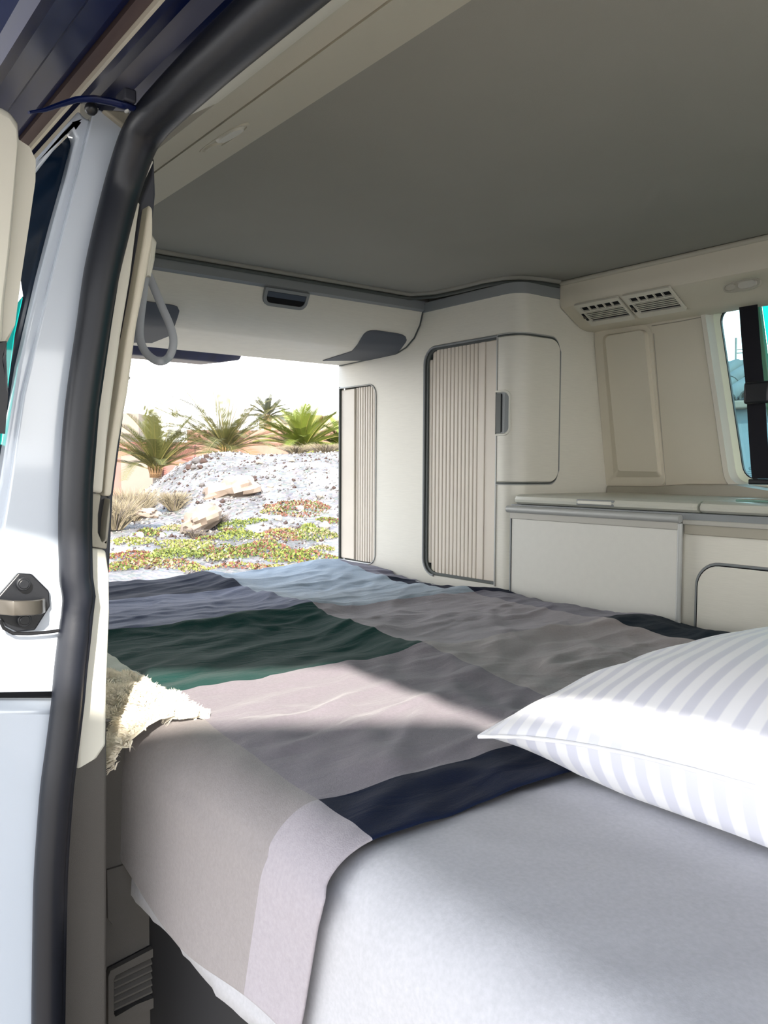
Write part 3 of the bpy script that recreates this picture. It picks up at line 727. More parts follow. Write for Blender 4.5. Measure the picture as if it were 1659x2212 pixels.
def hitface(px, py):
    """where a sight line meets the curved locker face or its underside"""
    best = None
    for (x0, z0), (x1, z1) in zip(FP[:-1], FP[1:]):
        n_ = Vector((z1 - z0, 0, -(x1 - x0))); n_.normalize()
        if n_.z > 0: n_ = -n_
        q = PL(px, py, (x0, 0, z0), n_); k = (q.x - x0) / (x1 - x0)
        e_ = max(0, -k, k - 1)
        if best is None or e_ < best[0]: best = (e_, q, n_)
    return best[1], best[2]
def pad(left, right):
    mb = MB(); lo = []
    for (a0, a1) in zip(left, right):
        p, n_ = hitface(*a0); q, m_ = hitface(*a1)
        lo.append([p + n_ * .0002, p + n_ * .0026, q + m_ * .0026, q + m_ * .0002])
    mb.loft(lo, True, True, True).build('corner_pad', M['taperedpad'], lk, smooth=40)
def lp(pts, n=4):
    out = []
    for a0, a1 in zip(pts[:-1], pts[1:]):
        out += [(a0[0] + (a1[0] - a0[0]) * k / n, a0[1] + (a1[1] - a0[1]) * k / n) for k in range(n)]
    return out + [pts[-1]]
pad([(812, 713), (800, 713.5), (792, 716), (786, 721)] + lp([(780, 730), (772, 744), (760, 758), (697, 778)]), [(860, 720), (870, 723), (876, 727), (878, 733)] + lp([(876, 738), (866, 752), (852, 767), (845, 777)]))
pad([(240, 640)] * 4 + lp([(240, 655), (240, 690), (240, 712), (240, 737)]), [(366, 657), (376, 659), (383, 662), (387, 670)] + lp([(385, 678), (378, 700), (370, 722), (328, 739)]))

# raised tailgate seen through the opening, strut end
tg = thing('tailgate', 'dark underside of the raised tailgate beyond the roof locker', 'tailgate', (-2.4, .8, .33))
a_ = [P(240, 745, X=-2.24), P(518, 768, X=-2.24), P(518, 790, X=-2.24), P(240, 745, X=-2.24)]
yR = P(519, 774, X=-2.27).y
mb = MB()
prof_t = [(-2.235, .345), (-2.27, .315), (-2.40, .322), (-3.0, .48), (-3.0, .52), (-2.235, .50)]
mb.loft([[(x, y, z) for x, z in prof_t] for y in (.2, yR - .07)] + [[(x, yR, z + (.014 if z < .4 else 0)) for x, z in prof_t]], True, True, True)
mb.build('panel', M['navy'], tg, bevel=.006)
st = thing('tailgate_strut', 'small dark strut end with white cap beside the pillar trim', 'strut', P(270, 855, X=-2.15))
MB().tube([P(250, 905, X=-2.15), P(269, 822, X=-2.15), P(275, 790, X=-2.2), P(279, 766, X=-2.25)], .008, 10).build('body', M['navy'], st, smooth=40)
MB().ball(P(275, 816, X=-2.15), (.006, .008, .006), 10, 6).build('cap', M['whitetrim'], st, smooth=60)

# hanging strap
sp0 = P(316, 592, t=.93)
strap = thing('grab_strap', 'grey rubber strap hanging in a loop from the pillar trim', 'strap', sp0)
L = [(314, 590), (309, 640), (303, 690), (302, 728), (312, 757), (330, 775), (348, 781), (364, 772), (373, 752), (374, 728), (366, 700), (352, 668), (338, 634), (327, 608), (319, 590)]
pts = smooth_path([P(a_, b_, t=.93 + (.0 if i < 7 else .012)) for i, (a_, b_) in enumerate(L)], None, 4)
lo = []
vdir = ray(340, 690).normalized()
for i, p in enumerate(pts):
    tt = (pts[min(i+1, len(pts)-1)] - pts[max(i-1, 0)]).normalized()
    n_ = tt.cross(vdir).normalized(); b_ = tt.cross(n_)
    w, th = .0046, .0019
    lo.append([p + n_ * (w * math.cos(2*PI*k/10)) + b_ * (th * math.sin(2*PI*k/10)) for k in range(10)])
MB().loft(lo, True, True, True).build('loop', M['strap'], strap, smooth=60)
MB().tube([P(312, 510, t=.91), P(322, 525, t=.925), P(320, 560, t=.925), P(316, 596, t=.925)], [.008, .0085, .007, .005], 10).build('mount', M['cream2'], strap, smooth=60)

# ================================================================= kitchen unit
kx0, kx1 = -1.41, -.945
kt = thing('kitchen_unit', 'low pale kitchen cabinet along the far wall with grey lidded top', 'cabinet', (-.6, 1.68, -.95))
MB().box((-1.414, YW - .008, -.94), (1.1, 1.85, -.105)).build('carcass', M['laminate'], kt, bevel=.003)
MB().box((kx1 + .004, YW - .017, -.128), (1.1, YW - .006, -.098)).build('top_rail', M['sill'], kt, bevel=.002)
MB().box((kx1 + .004, YW - .024, -.108), (1.1, YW - .008, -.098)).build('top_rail', M['palegrey'], kt, bevel=.002)
qx = P(1508, 1270, Y=YW - .01).x; qz = P(1590, 1227, Y=YW - .01).z
MB().plate(rrect(qx, -.90, -.2, qz, .045, 8), [], lambda u, v, d: (u, YW - .0085 - d, v), 0, .004).build('door', M['laminate'], kt, bevel=.0015)
pts = [(u, YW - .0095, v) for u, v in rrect(qx - .004, -.90, -.196, qz + .004, .049, 8)]
MB().tube(pts + pts[:1], .0032, 6).build('door_frame', M['laminate_edge'], kt, smooth=60)
pts = [(u, YW - .0115, v) for u, v in rrect(qx - .0008, -.90, -.199, qz + .0008, .046, 8)]
MB().tube(pts + pts[:1], .0014, 6).build('door_gasket', M['dark'], kt, smooth=60)
# worktop lids
zt = -.060
def lid(xa, xb, name, par):
    pr = [(1.476, -.083), (1.468, -.078), (1.466, -.072), (1.470, -.065), (1.480, -.0605), (1.50, zt), (1.858, zt), (1.858, -.083)]
    pr2 = [(y if y > 1.5 else y + .006, z) for y, z in pr]
    mb = MB(); mb.loft([[(xa, y, z) for y, z in pr2], [(xa + .012, y, z) for y, z in pr], [(xb - .006, y, z) for y, z in pr], [(xb, y, z) for y, z in pr2]], True, True, True)
    return mb.build(name, M['worktop'], par, smooth=35)
xl = P(1503, 1085, Y=1.468).x
wt = thing('worktop', 'grey moulded worktop with two hinged lids on the kitchen cabinet', 'worktop', (-.6, 1.66, -.105))
MB().box((-1.414, 1.478, -.104), (1.1, 1.85, -.0845)).build('base', M['laminate_edge'], wt, bevel=.002)
lid(-1.395, xl, 'lid', wt); lid(xl + .006, 1.1, 'lid', wt)
hx0, hx1 = P(1250, 1078, Y=1.468).x, P(1322, 1078, Y=1.468).x
MB().box((hx0, 1.463, -.076), (hx1, 1.470, -.068)).build('handle', M['whitetrim'], wt, bevel=.002)
MB().box((hx0 - .006, 1.4665, -.0785), (hx1 + .006, 1.475, -.0655)).build('handle_surround', M['laminate_edge'], wt, bevel=.002)
MB().box((-.86, 1.53, zt), (-.1, 1.80, zt + .004)).build('glass_cover', mat('green glass cover', rgb(120, 158, 146), .08, .6), wt, bevel=.0015)
c = P(1277, 1057, Z=zt + .004)
MB().ball(Vector((c.x, min(c.y, 1.84), zt + .003)), (.013, .009, .005), 10, 6).build('knob', M['chrome'], wt, smooth=60)
# folding table stowed on the front of the cabinet
tb = thing('folding_table', 'stowed folding table panel with grey rail on kitchen front', 'table', ((kx0+kx1)/2, 1.475, -.6))
MB().box((kx0 + .004, 1.474, -.62), (kx1 - .004, 1.488, -.112)).build('top', M['panel'], tb, bevel=.002)
MB().tube([(kx0 - .006, 1.470, -.0965), (kx1 + .004, 1.470, -.0965)], .0085, 12).build('rail', M['alu'], tb, smooth=40)
MB().box((kx0, 1.471, -.120), (kx1 - .002, 1.478, -.103)).build('edge_trim', M['palegrey'], tb, bevel=.002)
MB().tube([(kx1, 1.476, -.62), (kx1, 1.476, -.106)], .0055, 10).build('side_rail', M['alu'], tb, smooth=40)
MB().box((kx0 + .0, 1.472, -.62), (kx0 + .003, 1.488, -.11)).build('side_edge', M['laminate_edge'], tb)
# front of the living space and cab, behind the viewer's right
S(MB().plate([(.30, -.95), (1.95, -.95), (1.80, .50), (.30, .50)], [rrect(.42, .0, 1.7, .40, .06)], lambda u, v, d: (1.3 + d, u, v), 0, .04), 'wall_front', M['cream'])
# ================================================================= bed, sheet, blanket, pillow
def nz(x, y, z, s=1): return noise.noise(Vector((x * s, y * s, z * s)))
def edgeY(x): return .352 + .012 * max(0, (-x - .5)) 
def fab(x, y, amp=1.0):
    return amp * (.0045 * nz(x, y * 1.3, 3.1, 5) + .003 * nz(x * .7 + y * .9, (y - x) * .35, 7.7, 16))
bed = thing('bed', 'low grey framed mattress filling the rear of the van', 'bed', (-1.1, .92, -.95))
MB().box((-2.16, .36, -.94), (-.17, 1.485, -.47)).build('frame', M['bedbase'], bed, bevel=.01)
MB().box((-2.15, .385, -.468), (-.18, 1.482, -.325)).build('mattress', CL['sheet'], bed, bevel=.03)

def drape(prof_fn, xs, vs_, matf, name, mats, label, cat, thick=.0025, parent=None):
    mb = MB(); mb.grid(lambda i, j: prof_fn(xs[i], vs_[j]), len(xs) - 1, len(vs_) - 1, mf=matf)
    o = mb.build(name, mats, parent, smooth=80, recalc=False)
    md = o.modifiers.new('solid', 'SOLIDIFY'); md.thickness = thick; md.offset = -1
    return tagit(o, label, cat) if label else o
# v runs from the far wall (0) over the top to the door-side edge and down
RE = .055
def bedprof(x, v, top, ye, w0, droop=.0):
    """v>=0: distance from far wall y=w0"""
    flat = w0 - (ye + RE)
    if v <= flat:
        y = w0 - v; z = top
        return Vector((x, y, z)), Vector((0, 0, 1))
    a = (v - flat) / RE
    if a < PI/2:
        return Vector((x, ye + RE - RE * math.sin(a), top - RE + RE * math.cos(a))), Vector((0, -math.sin(a), math.cos(a)))
    d = (v - flat) - RE * PI/2
    return Vector((x, ye, top - RE - d)), Vector((0, -1, 0))
def sheet_pt(x, v):
    xf = -.16
    ye = .345 + .010 * math.sin(x * 9) * min(1, max(0, (v - 1.1) * 6)) * .6
    p, n = bedprof(min(x, xf), v, ZBED - .007 - .018 * max(0, min(1, (-.50 - x) * 12)), ye + .010 * max(0, min(1, (-.56 - x) * 12)), 1.482)
    r0 = abs(nz(x * 1.6 + v * .9, (v - x) * .35, 2.2, 6)); r1 = abs(nz(x * 2.2 + v * 1.5, (v - x) * .3, 6.2, 5))
    w = .0022 * max(0, .14 - r0) / .14 + .0016 * max(0, .10 - r1) / .10 + .0015 * nz(x, v, 9, 3)
    p += n * w
    if n.y < -.9:
        d = (ZBED - .007 - RE) - p.z
        p.y += -.012 * d / .2 + .022 * nz(x * 1.0, 0, 5, 6) * min(1, d / .12)
    # front end roll
    if x > xf - .08:
        k = (x - (xf - .08)) / .08
        a = min(k, 1.57)
        p.x = xf - .08 + .08 * math.sin(a); p.z -= .08 * (1 - math.cos(a))
        if k > 1.57: p.z -= (k - 1.57) * .08
    return p
xs = [-2.075 + .0125 * k for k in range(int(2.075 / .0125) + 1)]
vv = [0 + .014 * k for k in range(99)]
drape(sheet_pt, xs, [v for v in vv if v < 1.30], None, 'bed_sheet', [CL['sheet']], 'plain white cotton sheet stretched over the front of the mattress', 'sheet')

# blanket ---------------------------------------------------------
gx = [-2.125, -1.783, -1.387, -.985, -.60, -.512]       # pattern lines across
NX = [44, 54, 56, 52, 12]
xs = [];
for k in range(5): xs += [gx[k] + (gx[k+1] - gx[k]) * i / NX[k] for i in range(NX[k])]
xs.append(gx[5])
colx = []
for k in range(5): colx += [k] * NX[k]
def yl(x):                                              # pattern lines along, as y on the top
    t = (-x - .51) / 1.6
    return (1.25 + .17 * t ** 1.2 if t > 0 else 1.25, .775 + .20 * t, .383 + .055 * min(1, t * 1.9))
NV = [30, 56, 52, 30]                                   # rows in each strip
rows = []
for k in range(4): rows += [(k, i / NV[k]) for i in range(NV[k])]
rows.append((3, 1.0))
def blanket_pt(x, kv):
    k, f = kv
    L3, L2, L1 = yl(x); w0 = 1.497; ye = .332
    top = ZBED
    hemz = -.462 - .012 * math.sin(x * 14) - .02 * max(0, x + .9)
    flat = w0 - (ye + RE); vend = flat + RE * PI/2 + (top - RE - hemz)
    if x < -1.02: vend = min(vend, flat + RE * PI/2 + .05)
    b = [0, w0 - L3, w0 - L2, None, vend]
    b[3] = w0 - L1 if L1 > ye + RE else flat + RE * math.asin(min(1, (ye + RE - L1) / RE))
    v = b[k] + (b[k+1] - b[k]) * f
    p, n = bedprof(x, v, top, ye, w0)
    y = p.y
    w = 0
    if n.z > .3:
        s = min(1, max(0, (y - .34) / .1))
        w += .004 * nz(x * 1.6, y * .8, 3.1, 4)
        w += .0042 * nz((x + y * .35) * 2.2, (y - x * .2) * .5, 7.7, 7) * s
        w += .0028 * nz((x * .9 + y * 1.1) * 1.2, (y * .9 - x) * .4, 17.7, 19)
        r = abs(nz(x * 1.3 + y * .4, y * .55, 4.4, 9)); w += .004 * max(0, .25 - r) / .25 * s
        for q_, (cx_, cy_, fr_, am_, wd_) in enumerate(((1.0, .35, 11, .0032, .14), (.8, -.3, 15, .0024, .13), (.5, .55, 13, .0022, .11), (1.1, .12, 20, .0014, .16))):
            gate = max(0, min(1, .5 + 2.2 * nz(x, y, 20 + q_ * 3, 2.6)))
            r = abs(nz(x * cx_ + y * cy_, (y - x * .3) * .22, 31.3 + q_ * 7, fr_)); w += am_ * max(0, wd_ - r) / wd_ * s * gate
        w += .013 * math.exp(-((x + 1.40 + .03 * (y - .8)) / .045) ** 2) * s          # ridge over the board joint
        w += .008 * math.exp(-((x + .99) / .05) ** 2) * s
        w += .020 * math.exp(-((x + 2.06) / .12) ** 2 - ((y - 1.36) / .16) ** 2)
        w += .012 * math.exp(-((y - L2) / .05) ** 2) * max(0, min(1, (-.6 - x) * 3))
        w += -.012 * math.exp(-((x + 1.7) / .12) ** 2 - ((y - 1.2) / .3) ** 2)
        if y > 1.36: w -= .16 * (y - 1.36) * (1.0 if x > -1.9 else .5)
        if x < -2.08: w -= (-2.08 - x) * .6
    w += .004 * max(0, min(1, (x + .58) * 30)) * 0
    p = p + n * (w + .002)
    if n.y < -.9:
        d = (top - RE) - p.z
        p.y += .010 * nz(x * 1.0, 0, 1, 5) * min(1, d / .08) - .010 * d / .2
        p.x += -.30 * d * max(0, min(1, (x + .80) * 3.4)) * .9
    return p
cells = [['dusk', 'navy', 'dusk', 'teal', 'teal'], ['steel', 'steel', 'taupe', 'taupe2', 'taupe2'], ['navy', 'slate', 'green', 'dusk2', 'navy'], ['sage', 'sage', 'palesage', 'greige', 'pale']]
names = sorted({c for r in cells for c in r})
CL['dusk2'] = cloth('dusky mauve cloth', rgb(128, 121, 130), .4)
def bmf(i, j): return names.index(cells[rows[j][0]][colx[i]])
mb = MB(); mb.grid(lambda i, j: blanket_pt(xs[i], rows[j]), len(xs) - 1, len(rows) - 1, mf=bmf)
bl_o = mb.build('blanket', [CL[n_] for n_ in names], smooth=80, recalc=False)
md = bl_o.modifiers.new('solid', 'SOLIDIFY'); md.thickness = .0035; md.offset = 1
md = bl_o.modifiers.new('sub', 'SUBSURF'); md.levels = 0; md.render_levels = 1
tagit(bl_o, 'patchwork fleece blanket in navy, green, taupe and pale grey over the bed', 'blanket')

# sheepskin tucked behind the pillar at the bed edge
random.seed(11)
mb = MB()
def skin(i, j):
    x = -1.12 + .25 * i / 30; a = j / 16
    y = .415 - .112 * min(1, a * 1.3); z = ZBED + .004 + .010 * math.sin(min(1, a * 1.6) * PI * .75) - (.05 * max(0, a - .45) if a > .45 else 0) * 1.6
    return Vector((x, y + .008 * nz(x, a, 1, 14), z + .008 * nz(x, a, 4, 14)))
mb.grid(skin, 30, 16)
for k in range(9000):
    i, j = random.random() * 29.9, random.random() * 15.9
    p = skin(i, j); n = (skin(i + .1, j) - p).cross(skin(i, j + .1) - p).normalized()
    if n.z < 0 and n.y > 0: n = -n
    if n.dot(Vector((0, -.7, .7))) < 0: n = -n
    cl = Vector((nz(p.x, p.y, p.z, 40), nz(p.y, p.z, p.x, 40), nz(p.z, p.x, p.y, 40)))
    d = (n + cl * 1.2 + Vector((random.uniform(-.4, .4), random.uniform(-.4, .4), random.uniform(-.4, .2)))).normalized()
    s = d.orthogonal().normalized() * .0011; q = p + d * .007; r_ = q + (d + Vector((0, 0, -.8)) + cl).normalized() * .006
    mb.add([p - s, p + s, q + s * .7, q - s * .7, r_], [(0, 1, 2, 3), (3, 2, 4)])
sk = mb.build('sheepskin', mat('cream fleece wool', rgb(246, 238, 220), .95, .1, sheen=.4), recalc=False)
tagit(sk, 'fluffy cream sheepskin lying on the bed edge against the pillar', 'fur')

# pillow -----------------------------------------------------------
pw = thing('pillow', 'plump white satin striped pillow lying on the bed at right', 'pillow', (-.25, .9, ZBED))
ax, ay = .37, .285; pc = Vector((-.590 + ax, .575 + ay, -.236))
def pill(u, v, side):
    ou = 1 - .045 * (1 - v * v) ; ov = 1 - .05 * (1 - u * u)
    x = pc.x + ax * u * ou; y = pc.y + ay * v * ov
    h = (max(0, 1 - abs(u) ** 2.3)) ** .62 * (max(0, 1 - abs(v) ** 2.3)) ** .62
    pk = .0025 * math.sin(u * 26) * (abs(v) ** 6) + .0025 * math.sin(v * 22 + 1) * (abs(u) ** 6)
    seam = -.034 * (abs(u) * abs(v)) ** 3 + .0 * v
    if side > 0: z = pc.z + seam + .086 * h + pk * h * 4 + .006 * nz(u, v, 2, 2) * h
    else: z = max(pc.z + seam - .16 * h, ZBED + .004)
    return Vector((x, y, z))
N = 56
def su(i): t = -1 + 2 * i / N; return math.sin(t * PI / 2) * .55 + t * .45
mb = MB(); mb.uv = []
for side in (1, -1):
    mb.grid(lambda i, j: pill(su(i), su(j), side), N, N)
mb.uv = [((v.x - pc.x) + .06 * (v.y - pc.y), v.y) for v in mb.v]
mb.build('cover', M['ticking'], pw, smooth=180, weld=False, recalc=False)
sm = [pill(su(i), -1, 1) for i in range(N + 1)] + [pill(1, su(j), 1) for j in range(1, N + 1)] + [pill(su(i), 1, 1) for i in range(N - 1, -1, -1)] + [pill(-1, su(j), 1) for j in range(N - 1, -1, -1)]
MB().tube(sm, .0022, 6).build('seam', mat('white piping', rgb(240, 240, 244), .8), pw, smooth=60)
# ================================================================= outside
GZ = -1.45
def hmap(x, y):
    """height of the ground around the van"""
    w = x * F0.x + y * F0.y; u = x * R0.x + y * R0.y
    w = max(w, .1); s = u / w
    base = GZ
    if w > 10.5: base += .36 * min(1, (w - 10.5) / 3.5)
    # rubble mound behind the tailgate
    cr = max(0, min(1, (w - 13.5) / 6.0)); cr = cr * cr * (3 - 2 * cr)
    left = max(0, min(1, (s + .335) / .13)); left = left * left * (3 - 2 * left)
    right = max(0, min(1, (.12 - s) / .12))
    fall = 1 if w < 20.5 else max(0, 1 - (w - 20.5) / 6) ** 1
    hump = .62 + .38 * left * 1.0
    m = 1.42 * cr * (.12 + .88 * left) * right * fall
    n = .10 * nz(x, y, 0, .45) + .06 * nz(x, y, 3, 1.3) + .03 * nz(x, y, 5, 3.5)
    return base + m + n * (1 if w > 9 else .2) * (1.4 if m > .2 else .8)
def gpt(px, w):
    """ground point on the sight line column px at forward distance w"""
    s = (px - 829.5) / F_PX; p = F0 * w + R0 * (s * w)
    return Vector((p.x, p.y, hmap(p.x, p.y)))

def ground_mat():
    m, t, b = nodemat('pale rubble soil'); b.inputs['Roughness'].default_value = .95
    tcn = t.nodes.new('ShaderNodeTexCoord')
    n = t.nodes.new('ShaderNodeTexNoise'); n.inputs['Scale'].default_value = .9; n.inputs['Detail'].default_value = 8; t.links.new(tcn.outputs['Object'], n.inputs['Vector'])
    r = t.nodes.new('ShaderNodeValToRGB'); t.links.new(n.outputs['Fac'], r.inputs[0])
    e_ = r.color_ramp.elements; e_[0].position = .3; e_[0].color = rgb(86, 72, 60); e_[1].position = .62; e_[1].color = rgb(134, 123, 109)
    q = e_.new(.46); q.color = rgb(110, 97, 84)
    v = t.nodes.new('ShaderNodeTexVoronoi'); v.inputs['Scale'].default_value = 14; t.links.new(tcn.outputs['Object'], v.inputs['Vector'])
    mx = t.nodes.new('ShaderNodeMix'); mx.data_type = 'RGBA'; mx.blend_type = 'MULTIPLY'; mx.inputs[0].default_value = .45
    t.links.new(r.outputs[0], mx.inputs[6]); t.links.new(v.outputs['Color'], mx.inputs[7]); 
    hs = t.nodes.new('ShaderNodeHueSaturation'); hs.inputs['Saturation'].default_value = .35; t.links.new(mx.outputs[2], hs.inputs['Color'])
    t.links.new(hs.outputs[0], b.inputs['Base Color'])
    bp = t.nodes.new('ShaderNodeBump'); bp.inputs['Strength'].default_value = .8; bp.inputs['Distance'].default_value = .05
    t.links.new(v.outputs['Distance'], bp.inputs['Height']); t.links.new(bp.outputs[0], b.inputs['Normal'])
    return m
gm = ground_mat()
mb = MB(); base_far = []
def gp_fn(i, j):
    w = 8.5 + .18 * i; s = -.62 + .0125 * j
    p = F0 * w + R0 * (s * w); return Vector((p.x, p.y, hmap(p.x, p.y)))
mb.grid(gp_fn, 110, 64)
S(mb, 'ground_mound', gm, smooth=70, recalc=False)
S(MB().plate([(-90, -60), (60, -60), (60, 90), (-90, 90)], [], lambda u, v, d: (u, v, GZ - .12 - d), 0, .05), 'ground', gm)
S(MB().box((-9.2, -3.5, GZ - .05), (4, 3.5, GZ)), 'ground_track', mat('dusty track', rgb(118, 108, 94), .95, .1, var=.12, vscale=3))

# added unseen blockers over the doorway, cut to shape the bed's sun patch
zs = .42; kx, ky = 1.5 * (zs - ZBED), -.8 * (zs - ZBED)
def blocker(pts, name, lb):
    q = [(x + kx, y + ky) for x, y in pts]
    o = MB().plate(q, [], lambda u, v, d: (u, v, zs + d + .01 * math.sin(u * 3)), 0, .004).build(name, mat('grey blue blocker cloth', rgb(120, 130, 146), .9, .1)); return tagit(o, lb, 'light blocker')
A0, A1 = Vector((-.835, .373)), Vector((-.665, .625)); B0, B1 = Vector((-1.13, .426)), Vector((-.985, .665)); dA, dB = A1 - A0, B1 - B0
blocker([(1.6, .642), (A1.x - .01, .642), tuple(A0 - dA * 5), (1.6, A0.y - dA.y * 5)], 'sun_blocker', 'forward sun blocker added out of view outside the open doorway')
blocker([tuple(B1 + dB * .35), (-2.6, B1.y + dB.y * .35), (-2.4, B0.y - dB.y * 5), tuple(B0 - dB * 5)], 'sun_blocker', 'rear sun blocker added out of view over the opened sliding door')
# stones
random.seed(5)
stone_m = [mat('white stone', rgb(140, 133, 124), .9, .2, bump=.8, bscale=8), mat('grey stone', rgb(84, 79, 76), .9, .2, bump=.8, bscale=8), mat('dark red stone', rgb(64, 50, 44), .9, .2, bump=.8, bscale=8)]
def rock(c, r, seed, nu=14, nv=9, jit=.18, rz=0, tilt=0):
    mb = MB(); mb.ball((0, 0, 0), 1, nu, nv)
    out = []
    for v in mb.v:
        d = 1 + jit * 2 * noise.noise(v * 1.1 + Vector((seed, 0, 0))) + jit * noise.noise(v * 2.7 + Vector((0, seed, 0)))
        q = Vector((v.x * r[0] * d, v.y * r[1] * d, v.z * r[2] * d))
        q = Matrix.Rotation(rz, 3, 'Z') @ (Matrix.Rotation(tilt, 3, 'Y') @ q)
        out.append(q + Vector(c))
    mb.v = out; return mb
AL = math.atan2(R0.y, R0.x)
def rockat(px, py, w, wid, hgt, dep, seed, tilt, m, label, group=None, name='boulder'):
    c = P(px, py, t=w)
    mb = rock(c, (wid, dep, hgt), seed, 22, 13, .30, AL, tilt)
    o = mb.build(name, m, smooth=24); return tagit(o, label, 'rock', group)
bm_ = mat('pale ochre boulder', rgb(128, 114, 102), .9, .2, bump=.9, bscale=5, var=.16, vscale=3)
rockat(502, 1057, 16.2, .56, .23, .4, 3.3, -.28, bm_, 'large pale boulder lying on the mound, the upper right of two')
rockat(432, 1120, 13.9, .32, .19, .3, 8.1, -.42, bm_, 'rounded pale boulder at foot of mound behind dry twigs')
rockat(318, 1108, 14.2, .19, .08, .16, 5.0, .1, bm_, 'small flat pale rock left of the two boulders')
SL = ['leftmost dark stone of the heap on the shaded mound', 'grey stone second from left in the mound heap', 'dark red stone in the middle of the mound heap', 'small dark red stone at right end of the heap',
      'grey stone low at the left front of the heap', 'small dark red stone lowest in the heap', 'lone grey stone between the heap and upper boulder', 'small grey stone just right of the rounded boulder',
      'pale stone right of the yellow green clump', 'large pale stone on the right slope among scrub', 'pale stone close to wardrobe edge high on the slope', 'pale stone right beside the large upper boulder',
      'largest loose pale stone beside the wardrobe edge', 'pale stone above the upper boulder near the crest', 'pale stone on the crest left of the dry grass', 'pale stone below the tall dry bush', 'pale stone nearest the pillar trim', 'small pale stone under the flat rock']
for k, (px, w, r_, mi) in enumerate([(408, 18.4, .10, 2), (425, 18.6, .12, 1), (440, 18.3, .10, 2), (447, 18.8, .08, 2), (418, 18.0, .09, 1), (433, 17.8, .07, 2), (436, 16.6, .07, 1), (480, 15.6, .06, 2), (600, 14.5, .09, 0), (650, 15, .1, 0), (690, 16, .1, 0), (585, 16.5, .08, 0), (700, 14.2, .12, 0), (560, 18, .09, 0), (630, 18.5, .09, 0), (300, 13.5, .08, 0), (275, 13.2, .07, 0), (350, 13.6, .07, 0)]):
    g = gpt(px, w)
    o = rock(g + Vector((0, 0, r_ * .35)), (r_, r_ * .8, r_ * .65), k * 3.1, 9, 6, .25).build('stone', stone_m[mi], smooth=20)
    tagit(o, SL[k], 'stone', 'dark stones on the mound' if mi and k < 8 else 'pale loose stones')
mb = MB()
for k in range(3800):
    px = random.uniform(215, 790); w = 11 + 10.5 * random.random() ** .9
    g = gpt(px, w); r_ = random.choice([.012, .014, .018, .022, .03, .045]) * random.uniform(.7, 1.3)
    c = g + Vector((0, 0, r_ * .2)); q = [Vector((random.uniform(-1, 1), random.uniform(-1, 1), random.uniform(-.3, 1))).normalized() * r_ for _ in range(5)]
    mb.add([c + Vector((-r_, -r_ * .6, -r_ * .3)), c + Vector((r_, -r_ * .7, -r_ * .3)), c + Vector((0, r_, -r_ * .3)), c + Vector((random.uniform(-.5, .5) * r_, random.uniform(-.5, .5) * r_, r_ * .8)), c + Vector((r_ * .7, r_ * .3, r_ * .4))],
           [(0, 1, 3), (1, 4, 3), (1, 2, 4), (2, 3, 4), (2, 0, 3)], random.choice([0, 0, 0, 1, 1, 2] if k % 5 else [1, 2]))
o = mb.build('gravel', stone_m, recalc=False); tagit(o, 'fine grey and white rubble strewn over the mound', 'gravel', kind='stuff')

# low succulent ground cover clumps
lm = [mat('yellow green succulent', rgb(104, 110, 50), .7, .3), mat('olive succulent', rgb(76, 86, 42), .7, .3), mat('reddish succulent', rgb(100, 62, 50), .7, .3), mat('straw', rgb(128, 116, 92), .8, .2)]
def clump(px, w, rx, ry, hgt, n, mix, label, name='succulent_patch', group='succulent patches behind the van'):
    mb = MB(); g0 = gpt(px, w)
    for k in range(n):
        a_ = random.uniform(0, 2*PI); rr_ = math.sqrt(random.random())
        q = g0 + R0 * (rx * rr_ * math.cos(a_)) + F0 * (ry * rr_ * math.sin(a_)); q.z = hmap(q.x, q.y)
        h = hgt * (1 - rr_ ** 2 * .75) * random.uniform(.5, 1.1) * (1 + .4 * nz(q.x, q.y, 0, 4)); c = q + Vector((0, 0, h))
        s = random.uniform(.010, .022); d = Vector((random.uniform(-1, 1), random.uniform(-1, 1), random.uniform(.1, 1.2))).normalized() * s * 1.8
        e1 = d.orthogonal().normalized() * s; e2 = d.cross(e1).normalized() * s * .6
        mb.add([c - d * .4, c + e1, c + d, c - e1, c + e2], [(0, 1, 2), (0, 2, 3), (0, 4, 2)], random.choice(mix))
        if k % 6 == 0: mb.add([q, q + e1 * .4, c, ], [(0, 1, 2)], 1)
    o = mb.build(name, lm, base=(g0.x, g0.y, g0.z), recalc=False); tagit(o, label, 'plant', group)
